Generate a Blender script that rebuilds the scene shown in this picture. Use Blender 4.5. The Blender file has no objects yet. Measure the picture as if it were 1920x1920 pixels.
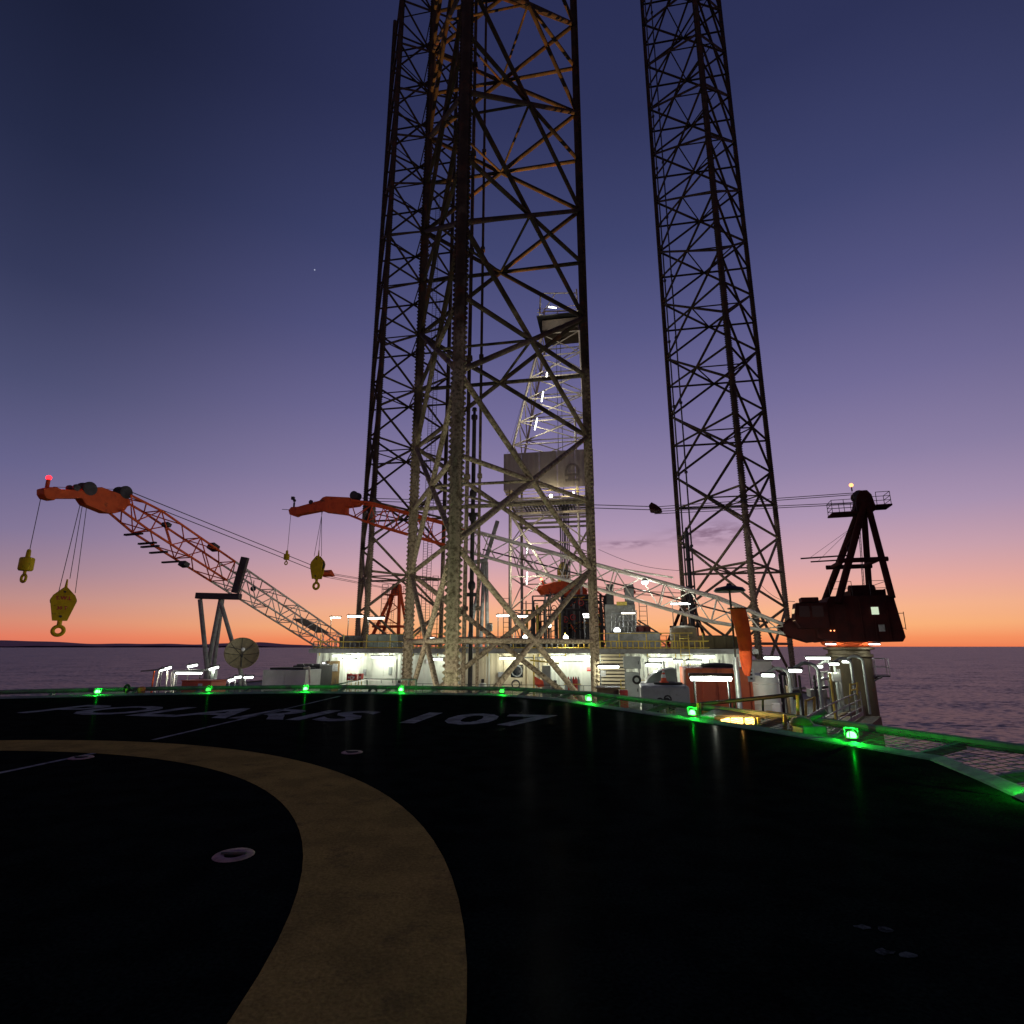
import bpy, math, random
from mathutils import Vector, Matrix
random.seed(7)
SC = bpy.context.scene
COL = SC.collection
R = math.radians

# ------------------------------------------------------------------ camera
FPX = 1060.0                       # focal length in pixels of the 1920 px photograph
PITCH = math.atan(252 / FPX)
EYE = Vector((0, 0, 1.65))
cam_d = bpy.data.cameras.new('camera')
cam = bpy.data.objects.new('camera', cam_d)
COL.objects.link(cam)
cam.location = EYE
cam.rotation_euler = (R(90) + PITCH, 0, 0)
cam_d.sensor_width = 36
cam_d.lens = 36 * FPX / 1920
cam_d.clip_start = 0.05
cam_d.clip_end = 200000
SC.camera = cam

# ------------------------------------------------------------------ view / render
SC.view_settings.view_transform = 'Standard'
SC.view_settings.look = 'None'
SC.view_settings.exposure = 0
SC.view_settings.gamma = 1
SC.render.engine = 'CYCLES'
SC.cycles.use_denoising = True
SC.cycles.max_bounces = 5
SC.cycles.diffuse_bounces = 3
SC.cycles.glossy_bounces = 3
SC.cycles.transparent_max_bounces = 6
SC.cycles.caustics_reflective = False
SC.cycles.caustics_refractive = False
SC.cycles.sample_clamp_indirect = 4

# ------------------------------------------------------------------ world: dusk sky
def lin(c):
    return tuple(((x / 255) / 12.92 if x <= 10 else ((x / 255 + .055) / 1.055) ** 2.4) for x in c)

SUN_AZ = R(13.0)                   # to the right of straight ahead
world = bpy.data.worlds.new('World')
SC.world = world
world.use_nodes = True
nt = world.node_tree
nt.nodes.clear()
def N(tree, kind, **kw):
    n = tree.nodes.new(kind)
    for k, v in kw.items():
        setattr(n, k, v)
    return n
def math_node(tree, op, a, b=None, c=None, clamp=False):
    n = tree.nodes.new('ShaderNodeMath'); n.operation = op; n.use_clamp = clamp
    for i, x in enumerate((a, b, c)):
        if x is None: continue
        if isinstance(x, (int, float)): n.inputs[i].default_value = x
        else: tree.links.new(x, n.inputs[i])
    return n.outputs[0]
W = lambda op, a, b=None, c=None, clamp=False: math_node(nt, op, a, b, c, clamp)
tc = N(nt, 'ShaderNodeTexCoord')
sep = N(nt, 'ShaderNodeSeparateXYZ'); nt.links.new(tc.outputs['Generated'], sep.inputs[0])
X, Y, Z = sep.outputs
elev = W('MULTIPLY', W('ARCSINE', Z), 180 / math.pi)             # degrees
pos = W('MULTIPLY', elev, 1 / 90, clamp=True)
pos = W('POWER', pos, 0.5)                                       # more room near the horizon
hor = W('SQRT', W('ADD', W('MULTIPLY', X, X), W('ADD', W('MULTIPLY', Y, Y), 1e-6)))
dsun = W('DIVIDE', W('ADD', W('MULTIPLY', X, math.sin(SUN_AZ)), W('MULTIPLY', Y, math.cos(SUN_AZ))), hor)
def ramp(tree, fac, stops):
    n = tree.nodes.new('ShaderNodeValToRGB')
    e = n.color_ramp.elements
    while len(e) > 1: e.remove(e[-1])
    for i, (d, c) in enumerate(stops):
        el = e[0] if i == 0 else e.new(math.sqrt(d / 90))
        el.position = math.sqrt(d / 90)
        el.color = (*lin(c), 1)
    tree.links.new(fac, n.inputs[0])
    return n.outputs[0]
SKY_A = [(0, (238, 124, 80)), (.7, (248, 148, 96)), (1.8, (251, 178, 122)), (3.3, (248, 180, 140)), (5.2, (236, 172, 158)),
         (7.8, (208, 164, 174)), (11.3, (174, 149, 178)), (16, (143, 129, 166)), (22.5, (115, 108, 152)), (30, (87, 87, 133)),
         (38, (64, 69, 112)), (48, (46, 51, 89)), (60, (37, 42, 78)), (90, (27, 32, 64))]
SKY_B = [(0, (216, 106, 84)), (.8, (226, 124, 98)), (2.0, (212, 138, 118)), (3.6, (188, 139, 136)), (5.7, (157, 129, 146)),
         (8.8, (127, 115, 149)), (13.8, (101, 98, 138)), (20.3, (75, 78, 114)), (28, (52, 57, 90)), (37, (36, 42, 71)),
         (46, (26, 31, 56)), (60, (21, 26, 48)), (90, (22, 27, 52))]
ra = ramp(nt, pos, SKY_A)
rb = ramp(nt, pos, SKY_B)
mr = N(nt, 'ShaderNodeMapRange', interpolation_type='SMOOTHSTEP')
mr.inputs[1].default_value = .52; mr.inputs[2].default_value = 1.0
nt.links.new(dsun, mr.inputs[0])
mixs = N(nt, 'ShaderNodeMix', data_type='RGBA')
nt.links.new(mr.outputs[0], mixs.inputs[0]); nt.links.new(rb, mixs.inputs[6]); nt.links.new(ra, mixs.inputs[7])
# the half of the sky away from the sunset is darker
mr2 = N(nt, 'ShaderNodeMapRange'); mr2.inputs[1].default_value = -1; mr2.inputs[2].default_value = .6
mr2.inputs[3].default_value = .95; mr2.inputs[4].default_value = 1
nt.links.new(dsun, mr2.inputs[0])
dark = N(nt, 'ShaderNodeMix', data_type='RGBA', blend_type='MULTIPLY'); dark.inputs[0].default_value = 1
nt.links.new(mixs.outputs[2], dark.inputs[6])
cmb = N(nt, 'ShaderNodeCombineColor')
for i in range(3): nt.links.new(mr2.outputs[0], cmb.inputs[i])
nt.links.new(cmb.outputs[0], dark.inputs[7])
# thin mauve cloud streaks low over the sunset
az = W('MULTIPLY', W('ARCTAN2', X, Y), 180 / math.pi)
def gauss(v, c, s):
    t = W('DIVIDE', W('SUBTRACT', v, c), s)
    return W('EXPONENT', W('MULTIPLY', W('MULTIPLY', t, t), -1))
cv = N(nt, 'ShaderNodeCombineXYZ')
nt.links.new(W('MULTIPLY', az, .55), cv.inputs[0]); nt.links.new(W('MULTIPLY', elev, 2.0), cv.inputs[1])
cn = N(nt, 'ShaderNodeTexNoise'); cn.inputs['Scale'].default_value = 1.0; cn.inputs['Detail'].default_value = 5
nt.links.new(cv.outputs[0], cn.inputs['Vector'])
ns = N(nt, 'ShaderNodeMapRange', interpolation_type='SMOOTHSTEP'); ns.inputs[1].default_value = .36; ns.inputs[2].default_value = .6
nt.links.new(cn.outputs[0], ns.inputs[0])
band = W('ADD', W('MULTIPLY', gauss(az, 19.8, 3.4), gauss(elev, 10.6, .9)), W('MULTIPLY', gauss(az, 11.6, 2.6), gauss(elev, 9.9, .33)), clamp=True)
cmask = W('MULTIPLY', W('MULTIPLY', band, ns.outputs[0]), .85)
cl = N(nt, 'ShaderNodeMix', data_type='RGBA'); cl.inputs[7].default_value = (*lin((128, 98, 122)), 1)
nt.links.new(cmask, cl.inputs[0]); nt.links.new(dark.outputs[2], cl.inputs[6])
# a little of the physical twilight sky underneath the graded one
skyt = N(nt, 'ShaderNodeTexSky', sky_type='NISHITA', sun_disc=False)
skyt.sun_elevation = R(-3); skyt.sun_rotation = SUN_AZ
bg = N(nt, 'ShaderNodeBackground'); nt.links.new(cl.outputs[2], bg.inputs[0]); bg.inputs[1].default_value = 1.0
bg2 = N(nt, 'ShaderNodeBackground'); nt.links.new(skyt.outputs[0], bg2.inputs[0]); bg2.inputs[1].default_value = .02
# one early star
sd = (Vector(((590 - 960) / FPX, math.cos(PITCH) - (960 - 506) / FPX * math.sin(PITCH), math.sin(PITCH) + (960 - 506) / FPX * math.cos(PITCH)))).normalized()
dp = W('ADD', W('MULTIPLY', X, sd.x), W('ADD', W('MULTIPLY', Y, sd.y), W('MULTIPLY', Z, sd.z)))
st = W('GREATER_THAN', dp, math.cos(R(.055)))
bg3 = N(nt, 'ShaderNodeBackground'); bg3.inputs[0].default_value = (.8, .85, 1, 1)
nt.links.new(W('MULTIPLY', st, .5), bg3.inputs[1])
a1 = N(nt, 'ShaderNodeAddShader'); a2 = N(nt, 'ShaderNodeAddShader')
nt.links.new(bg.outputs[0], a1.inputs[0]); nt.links.new(bg2.outputs[0], a1.inputs[1])
nt.links.new(a1.outputs[0], a2.inputs[0]); nt.links.new(bg3.outputs[0], a2.inputs[1])
wo = N(nt, 'ShaderNodeOutputWorld'); nt.links.new(a2.outputs[0], wo.inputs[0])

# ------------------------------------------------------------------ pixel -> world helpers
def ray(px, py):
    u = (px - 960) / FPX; v = (960 - py) / FPX
    return Vector((u, math.cos(PITCH) - v * math.sin(PITCH), math.sin(PITCH) + v * math.cos(PITCH)))
def P(px, py, Yd):
    r = ray(px, py); return EYE + r * (Yd / r.y)
def PZ(px, py, z):
    r = ray(px, py); return EYE + r * ((z - EYE.z) / r.z)
def PP(px, py, q, n):
    r = ray(px, py); return EYE + r * ((q - EYE).dot(n) / r.dot(n))
AX = Vector((.178, .984, 0)).normalized()      # rig's fore-and-aft direction (towards the stern)
RX = Vector((AX.y, -AX.x, 0))                  # rig's athwart direction (to starboard)
C0 = Vector((-1.41, 31.77, 0))                 # centre of the bow leg
UP = Vector((0, 0, 1))
def RA(r, a, z=0): return C0 + RX * r + AX * a + UP * z
RIGM = Matrix((RX, AX, UP)).transposed()
DECK = -2.2
ROOF = 1.45
SEA = -31.0

# ------------------------------------------------------------------ materials
MATS = {}
def mat(name, c1, c2=None, scale=2.0, rough=.6, metal=0.0, bump=.15, lo=.4, hi=.62, stretch=None, spec=.5, rnd=0.0, bscale=None, c3=None, c3scale=.7, c3lo=.58, c3hi=.66):
    m = bpy.data.materials.new(name); m.use_nodes = True
    t = m.node_tree; b = t.nodes['Principled BSDF']
    geo = t.nodes.new('ShaderNodeNewGeometry')
    vec = geo.outputs['Position']
    if stretch:
        mp = t.nodes.new('ShaderNodeMapping'); mp.inputs['Scale'].default_value = stretch
        t.links.new(vec, mp.inputs['Vector']); vec = mp.outputs[0]
    n = t.nodes.new('ShaderNodeTexNoise'); n.inputs['Scale'].default_value = scale; n.inputs['Detail'].default_value = 7; n.inputs['Roughness'].default_value = .62
    t.links.new(vec, n.inputs['Vector'])
    mr = t.nodes.new('ShaderNodeMapRange'); mr.interpolation_type = 'SMOOTHSTEP'
    mr.inputs[1].default_value = lo; mr.inputs[2].default_value = hi
    t.links.new(n.outputs[0], mr.inputs[0])
    mx = t.nodes.new('ShaderNodeMix'); mx.data_type = 'RGBA'
    mx.inputs[6].default_value = (*c1, 1); mx.inputs[7].default_value = (*(c2 or tuple(x * .75 for x in c1)), 1)
    t.links.new(mr.outputs[0], mx.inputs[0])
    col = mx.outputs[2]
    if c3:
        n3 = t.nodes.new('ShaderNodeTexNoise'); n3.inputs['Scale'].default_value = c3scale; n3.inputs['Detail'].default_value = 9; n3.inputs['Roughness'].default_value = .7
        t.links.new(geo.outputs['Position'], n3.inputs['Vector'])
        m3 = t.nodes.new('ShaderNodeMapRange'); m3.inputs[1].default_value = c3lo; m3.inputs[2].default_value = c3hi
        t.links.new(n3.outputs[0], m3.inputs[0])
        x3 = t.nodes.new('ShaderNodeMix'); x3.data_type = 'RGBA'; x3.inputs[7].default_value = (*c3, 1)
        t.links.new(m3.outputs[0], x3.inputs[0]); t.links.new(col, x3.inputs[6]); col = x3.outputs[2]
    if rnd:
        oi = t.nodes.new('ShaderNodeObjectInfo')
        mm = t.nodes.new('ShaderNodeMapRange'); mm.inputs[3].default_value = 1 - rnd; mm.inputs[4].default_value = 1 + rnd
        t.links.new(oi.outputs['Random'], mm.inputs[0])
        xr = t.nodes.new('ShaderNodeVectorMath'); xr.operation = 'SCALE'
        t.links.new(col, xr.inputs[0]); t.links.new(mm.outputs[0], xr.inputs['Scale']); col = xr.outputs[0]
    t.links.new(col, b.inputs['Base Color'])
    b.inputs['Roughness'].default_value = rough; b.inputs['Metallic'].default_value = metal
    b.inputs['Specular IOR Level'].default_value = spec
    if bump:
        bn = t.nodes.new('ShaderNodeTexNoise'); bn.inputs['Scale'].default_value = bscale or scale * 3; bn.inputs['Detail'].default_value = 4
        t.links.new(vec, bn.inputs['Vector'])
        bp = t.nodes.new('ShaderNodeBump'); bp.inputs['Strength'].default_value = bump; bp.inputs['Distance'].default_value = .05
        t.links.new(bn.outputs[0], bp.inputs['Height']); t.links.new(bp.outputs[0], b.inputs['Normal'])
    MATS[name] = m
    return m
def emis(name, col, strength):
    m = bpy.data.materials.new(name); m.use_nodes = True
    t = m.node_tree; t.nodes.clear()
    e = t.nodes.new('ShaderNodeEmission'); o = t.nodes.new('ShaderNodeOutputMaterial')
    e.inputs[0].default_value = (*col, 1); e.inputs[1].default_value = strength
    t.links.new(e.outputs[0], o.inputs[0]); MATS[name] = m
    return m

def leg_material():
    m = mat('leg_paint', (.034, .026, .019), (.058, .044, .029), spec=.15, scale=1.3, rough=.85, bump=.25, rnd=.12, c3=(.10, .042, .02), c3scale=1.1, c3lo=.54, c3hi=.68)  # shade put into the base colour: near black so the upper leg reads as silhouette
    t = m.node_tree; b = t.nodes['Principled BSDF']
    src = b.inputs['Base Color'].links[0].from_socket
    geo = t.nodes.new('ShaderNodeNewGeometry')
    sp = t.nodes.new('ShaderNodeSeparateXYZ'); t.links.new(geo.outputs['Position'], sp.inputs[0])
    # dried marine growth on the stretch of leg that used to stand in the water
    nz = t.nodes.new('ShaderNodeTexNoise'); nz.inputs['Scale'].default_value = .5; nz.inputs['Detail'].default_value = 4
    t.links.new(geo.outputs['Position'], nz.inputs['Vector'])
    h = math_node(t, 'ADD', sp.outputs[2], math_node(t, 'MULTIPLY', nz.outputs[0], 26.0))
    mz = t.nodes.new('ShaderNodeMapRange'); mz.inputs[1].default_value = 32; mz.inputs[2].default_value = 24
    t.links.new(h, mz.inputs[0])
    v = t.nodes.new('ShaderNodeTexNoise'); v.inputs['Scale'].default_value = 6.0; v.inputs['Detail'].default_value = 6; v.inputs['Roughness'].default_value = .7
    t.links.new(geo.outputs['Position'], v.inputs['Vector'])
    mv = t.nodes.new('ShaderNodeMapRange'); mv.inputs[1].default_value = .38; mv.inputs[2].default_value = .56
    t.links.new(v.outputs[0], mv.inputs[0])
    g = t.nodes.new('ShaderNodeMix'); g.data_type = 'RGBA'
    g.inputs[6].default_value = (.13, .10, .062, 1); g.inputs[7].default_value = (.38, .315, .21, 1)
    t.links.new(mv.outputs[0], g.inputs[0])
    mx = t.nodes.new('ShaderNodeMix'); mx.data_type = 'RGBA'
    t.links.new(mz.outputs[0], mx.inputs[0]); t.links.new(src, mx.inputs[6]); t.links.new(g.outputs[2], mx.inputs[7])
    t.links.new(mx.outputs[2], b.inputs['Base Color'])
    bp = t.nodes.new('ShaderNodeBump'); bp.inputs['Distance'].default_value = .12
    t.links.new(v.outputs[0], bp.inputs['Height']); t.links.new(math_node(t, 'MULTIPLY', mz.outputs[0], .9), bp.inputs['Strength'])
    t.links.new(b.inputs['Normal'].links[0].from_socket, bp.inputs['Normal'])
    t.links.new(bp.outputs[0], b.inputs['Normal'])
    return m
leg_material()
mat('deck_coat', (.0085, .013, .0105), (.0045, .0068, .0056), scale=2.2, rough=1, bump=.25, bscale=55, spec=0)
# wet sheen on the deck coat: a weak, fairly tight gloss that only bright lamps show up in
t = MATS['deck_coat'].node_tree; b = t.nodes['Principled BSDF']; o_ = t.nodes['Material Output']
gls = t.nodes.new('ShaderNodeBsdfGlossy'); gls.inputs['Roughness'].default_value = .21
mxs = t.nodes.new('ShaderNodeMixShader'); mxs.inputs[0].default_value = .0014
t.links.new(b.outputs[0], mxs.inputs[1]); t.links.new(gls.outputs[0], mxs.inputs[2]); t.links.new(mxs.outputs[0], o_.inputs[0])
mat('ring_paint', (.43, .285, .085), (.31, .21, .066), scale=1.6, rough=1, bump=.3, bscale=45, spec=0, c3=(.12, .088, .045), c3scale=2.6, c3lo=.54, c3hi=.78)
# grit in the non-slip coats
for nm_, g_ in (('deck_coat', 1.2), ('ring_paint', .42)):
    t = MATS[nm_].node_tree; b = t.nodes['Principled BSDF']; src = b.inputs['Base Color'].links[0].from_socket
    ge = t.nodes.new('ShaderNodeNewGeometry'); gn = t.nodes.new('ShaderNodeTexNoise'); gn.inputs['Scale'].default_value = 38; gn.inputs['Detail'].default_value = 3
    t.links.new(ge.outputs['Position'], gn.inputs['Vector'])
    mg = t.nodes.new('ShaderNodeMapRange'); mg.inputs[1].default_value = .3; mg.inputs[2].default_value = .7; mg.inputs[3].default_value = 1 - g_ * .5; mg.inputs[4].default_value = 1 + g_ * .5
    t.links.new(gn.outputs[0], mg.inputs[0])
    vs_ = t.nodes.new('ShaderNodeVectorMath'); vs_.operation = 'SCALE'; t.links.new(src, vs_.inputs[0]); t.links.new(mg.outputs[0], vs_.inputs['Scale']); t.links.new(vs_.outputs[0], b.inputs['Base Color'])
mat('deck_white', (.36, .355, .35), (.21, .205, .20), scale=2.5, rough=1, bump=.3, bscale=45, spec=0, c3=(.05, .05, .055), c3scale=4, c3lo=.55, c3hi=.68)
mat('tie_paint', (.46, .27, .27), (.30, .18, .18), scale=9, rough=.8, bump=.3, spec=.2)
mat('edge_steel', (.13, .14, .13), (.08, .085, .08), scale=3, rough=.5, bump=.2, rnd=.1, c3=(.12, .07, .04), c3scale=2.2, c3lo=.6, c3hi=.7)
mat('rim_paint', (.17, .18, .17), (.11, .115, .11), scale=4, rough=.6, bump=.2, c3=(.10, .07, .05), c3scale=3)
mat('net_wire', (.12, .12, .11), rough=.7, bump=0)
mat('dark_steel', (.035, .035, .038), (.02, .018, .016), scale=3, rough=.55, bump=.2, rnd=.1, c3=(.07, .035, .02), c3scale=2.5)
mat('grey_steel', (.26, .265, .25), (.18, .18, .165), scale=2, rough=.55, bump=.15, rnd=.1, c3=(.14, .08, .045), c3scale=2.4, c3lo=.62, c3hi=.7)
mat('galv', (.42, .43, .43), (.30, .31, .31), scale=6, rough=.42, metal=.6, bump=.1)
mat('wall_white', (.62, .64, .56), (.54, .56, .48), scale=1.1, rough=.5, bump=.08, stretch=(1, 1, .35), c3=(.36, .27, .17), c3scale=1.6, c3lo=.66, c3hi=.78)
mat('wall_warm', (.62, .54, .37), (.54, .46, .31), scale=1.1, rough=.55, bump=.08, stretch=(1, 1, .35), c3=(.34, .24, .14), c3scale=1.6, c3lo=.66, c3hi=.78)  # warm light put into the wall colour; the louvre slats share it
mat('door_brown', (.17, .11, .045), (.12, .08, .035), scale=3, rough=.5, bump=.1)
mat('deck_plate', (.10, .12, .10), (.06, .07, .06), scale=1.2, rough=.7, bump=.2, c3=(.13, .075, .04), c3scale=.8)
mat('hull_paint', (.12, .10, .058), (.08, .065, .038), spec=.12, scale=.8, rough=.6, bump=.2, stretch=(1, 1, .3), c3=(.18, .085, .04), c3scale=.7)
mat('yellow', (.66, .50, .07), (.50, .37, .06), scale=4, rough=.5, bump=.1, rnd=.08, c3=(.14, .08, .04), c3scale=4, c3lo=.62, c3hi=.7)
mat('hook_yellow', (.62, .44, .012), (.50, .35, .010), spec=.15, scale=2.2, rough=.6, bump=.1, c3=(.10, .065, .03), c3scale=2.6, c3lo=.6, c3hi=.7)
mat('crane_red', (.80, .125, .030), (.66, .095, .026), spec=.2, scale=1.4, rough=.6, bump=.1, rnd=.1, c3=(.13, .045, .025), c3scale=1.5, c3lo=.58, c3hi=.68)
mat('crane_maroon', (.040, .008, .007), (.024, .006, .006), spec=.12, scale=1.4, rough=.8, bump=.1, rnd=.1, c3=(.04, .015, .012), c3scale=1.5)
mat('boom_white', (.74, .71, .62), (.62, .57, .48), scale=2, rough=.5, bump=.1, rnd=.1, c3=(.30, .18, .10), c3scale=1.8, c3lo=.6, c3hi=.7)
mat('rope', (.05, .05, .055), rough=.6, bump=0)
mat('orange_box', (.72, .155, .055), (.60, .12, .045), scale=1.2, rough=.5, bump=.08, c3=(.36, .10, .05), c3scale=1.4, c3lo=.62, c3hi=.72)
mat('sock', (.85, .115, .02), (.68, .08, .016), scale=3, rough=.9, bump=.3)
mat('cone_orange', (.75, .09, .03), rough=.6, bump=.05)
mat('cone_white', (.75, .75, .75), rough=.5, bump=.05)
mat('red_paint', (.52, .04, .03), (.40, .03, .025), scale=5, rough=.5, bump=.1)
mat('grey_tank', (.30, .335, .31), (.24, .27, .25), scale=1.3, rough=.5, bump=.08, c3=(.14, .12, .085), c3scale=1.8, c3lo=.62, c3hi=.72)
mat('pale_tank', (.55, .57, .52), (.46, .48, .43), scale=1.2, rough=.5, bump=.08, c3=(.28, .22, .14), c3scale=1.5, c3lo=.64, c3hi=.74)
mat('dish', (.22, .18, .10), (.16, .13, .075), scale=3, rough=.6, bump=.1)
mat('rubber', (.012, .012, .012), rough=.8, bump=.1)
mat('wind_wall', (.33, .295, .255), (.28, .25, .215), scale=.5, rough=.7, bump=.04, rnd=.13)
mat('derrick_steel', (.50, .44, .33), (.37, .32, .24), scale=1.5, rough=.6, bump=.15, rnd=.12, c3=(.20, .10, .05), c3scale=1.6, c3lo=.6, c3hi=.7)
mat('sign_white', (.78, .78, .76), rough=.4, bump=0)
mat('ink_dark', (.03, .03, .03), rough=.6, bump=0)
mat('dab_paint', (.13, .13, .13), (.03, .03, .03), scale=16, rough=1, spec=0, bump=0)
mat('crown_brown', (.075, .052, .032), (.05, .035, .022), scale=1.5, rough=.7)
mat('ink_wall', (.235, .208, .178), rough=.8, bump=0)
mat('ink_red', (.55, .03, .03), rough=.5, bump=0)
mat('hill_haze', (.62, .36, .36), (.52, .31, .32), scale=.002, rough=1, bump=0, spec=0)  # distance haze put into the hill colour as a paler, pinkish tone
mat('shore_rock', (.07, .05, .06), (.05, .038, .05), scale=.004, rough=1, bump=0, spec=0)
emis('tube_white', (.93, 1, .93), 7)
emis('tube_wall', (.94, 1, .90), 7)
emis('tube_mast', (1, .98, .90), 8)
emis('flood_bow', (1, .93, .76), 20)
emis('tube_port', (.95, 1, .95), 6)
emis('tube_warm', (1, .90, .68), 5)
emis('flood_white', (.95, 1, 1), 10)
emis('flood_dim', (.95, 1, 1), 8)
emis('flood_gold', (1, .87, .58), 12)
emis('amber', (1, .58, .13), 7)
emis('green_lens', (.05, 1, .07), 14)
emis('green_dim', (.05, 1, .07), 2.6)
emis('red_lens', (1, .012, .02), 6)
emis('red_small', (1, .12, .06), 10)
emis('orange_lens', (1, .33, .12), 3.2)
emis('cab_sky_glow', (1, .62, .34), .9)
emis('window_glow', (.85, 1, .72), .75)
gl = bpy.data.materials.new('glass'); gl.use_nodes = True
gb = gl.node_tree.nodes['Principled BSDF']; gb.inputs['Base Color'].default_value = (.006, .008, .01, 1); gb.inputs['Roughness'].default_value = .12; gb.inputs['Specular IOR Level'].default_value = .25
MATS['glass'] = gl

# sea water
sm = bpy.data.materials.new('sea_water'); sm.use_nodes = True; MATS['sea_water'] = sm
t = sm.node_tree; b = t.nodes['Principled BSDF']
b.inputs['Base Color'].default_value = (.016, .018, .028, 1); b.inputs['Roughness'].default_value = .36; b.inputs['IOR'].default_value = 1.33
geo = t.nodes.new('ShaderNodeNewGeometry')
mp = t.nodes.new('ShaderNodeMapping'); mp.inputs['Rotation'].default_value = (0, 0, R(12)); mp.inputs['Scale'].default_value = (.55, 1, 1)
t.links.new(geo.outputs['Position'], mp.inputs['Vector'])
n1 = t.nodes.new('ShaderNodeTexNoise'); n1.inputs['Scale'].default_value = .42; n1.inputs['Detail'].default_value = 8; n1.inputs['Roughness'].default_value = .58; n1.inputs['Distortion'].default_value = .35
n2 = t.nodes.new('ShaderNodeTexNoise'); n2.inputs['Scale'].default_value = .035; n2.inputs['Detail'].default_value = 4
t.links.new(mp.outputs[0], n1.inputs['Vector']); t.links.new(mp.outputs[0], n2.inputs['Vector'])
def vmath(op, a, b_=None, sc=None):
    n = t.nodes.new('ShaderNodeVectorMath'); n.operation = op
    for i, x in enumerate((a, b_)):
        if x is None: continue
        if isinstance(x, tuple): n.inputs[i].default_value = x
        else: t.links.new(x, n.inputs[i])
    if sc is not None: n.inputs['Scale'].default_value = sc
    return n.outputs[0]
# wave slopes: tilt the normal directly so that far water keeps its roughness
w1 = vmath('MULTIPLY', vmath('SUBTRACT', n1.outputs['Color'], (.5, .5, .5)), (1.05, 1.65, 0))
w2 = vmath('MULTIPLY', vmath('SUBTRACT', n2.outputs['Color'], (.5, .5, .5)), (.3, .5, 0))
nv = vmath('NORMALIZE', vmath('ADD', vmath('ADD', w1, w2), (0, 0, 1)))
t.links.new(nv, b.inputs['Normal'])

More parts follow.
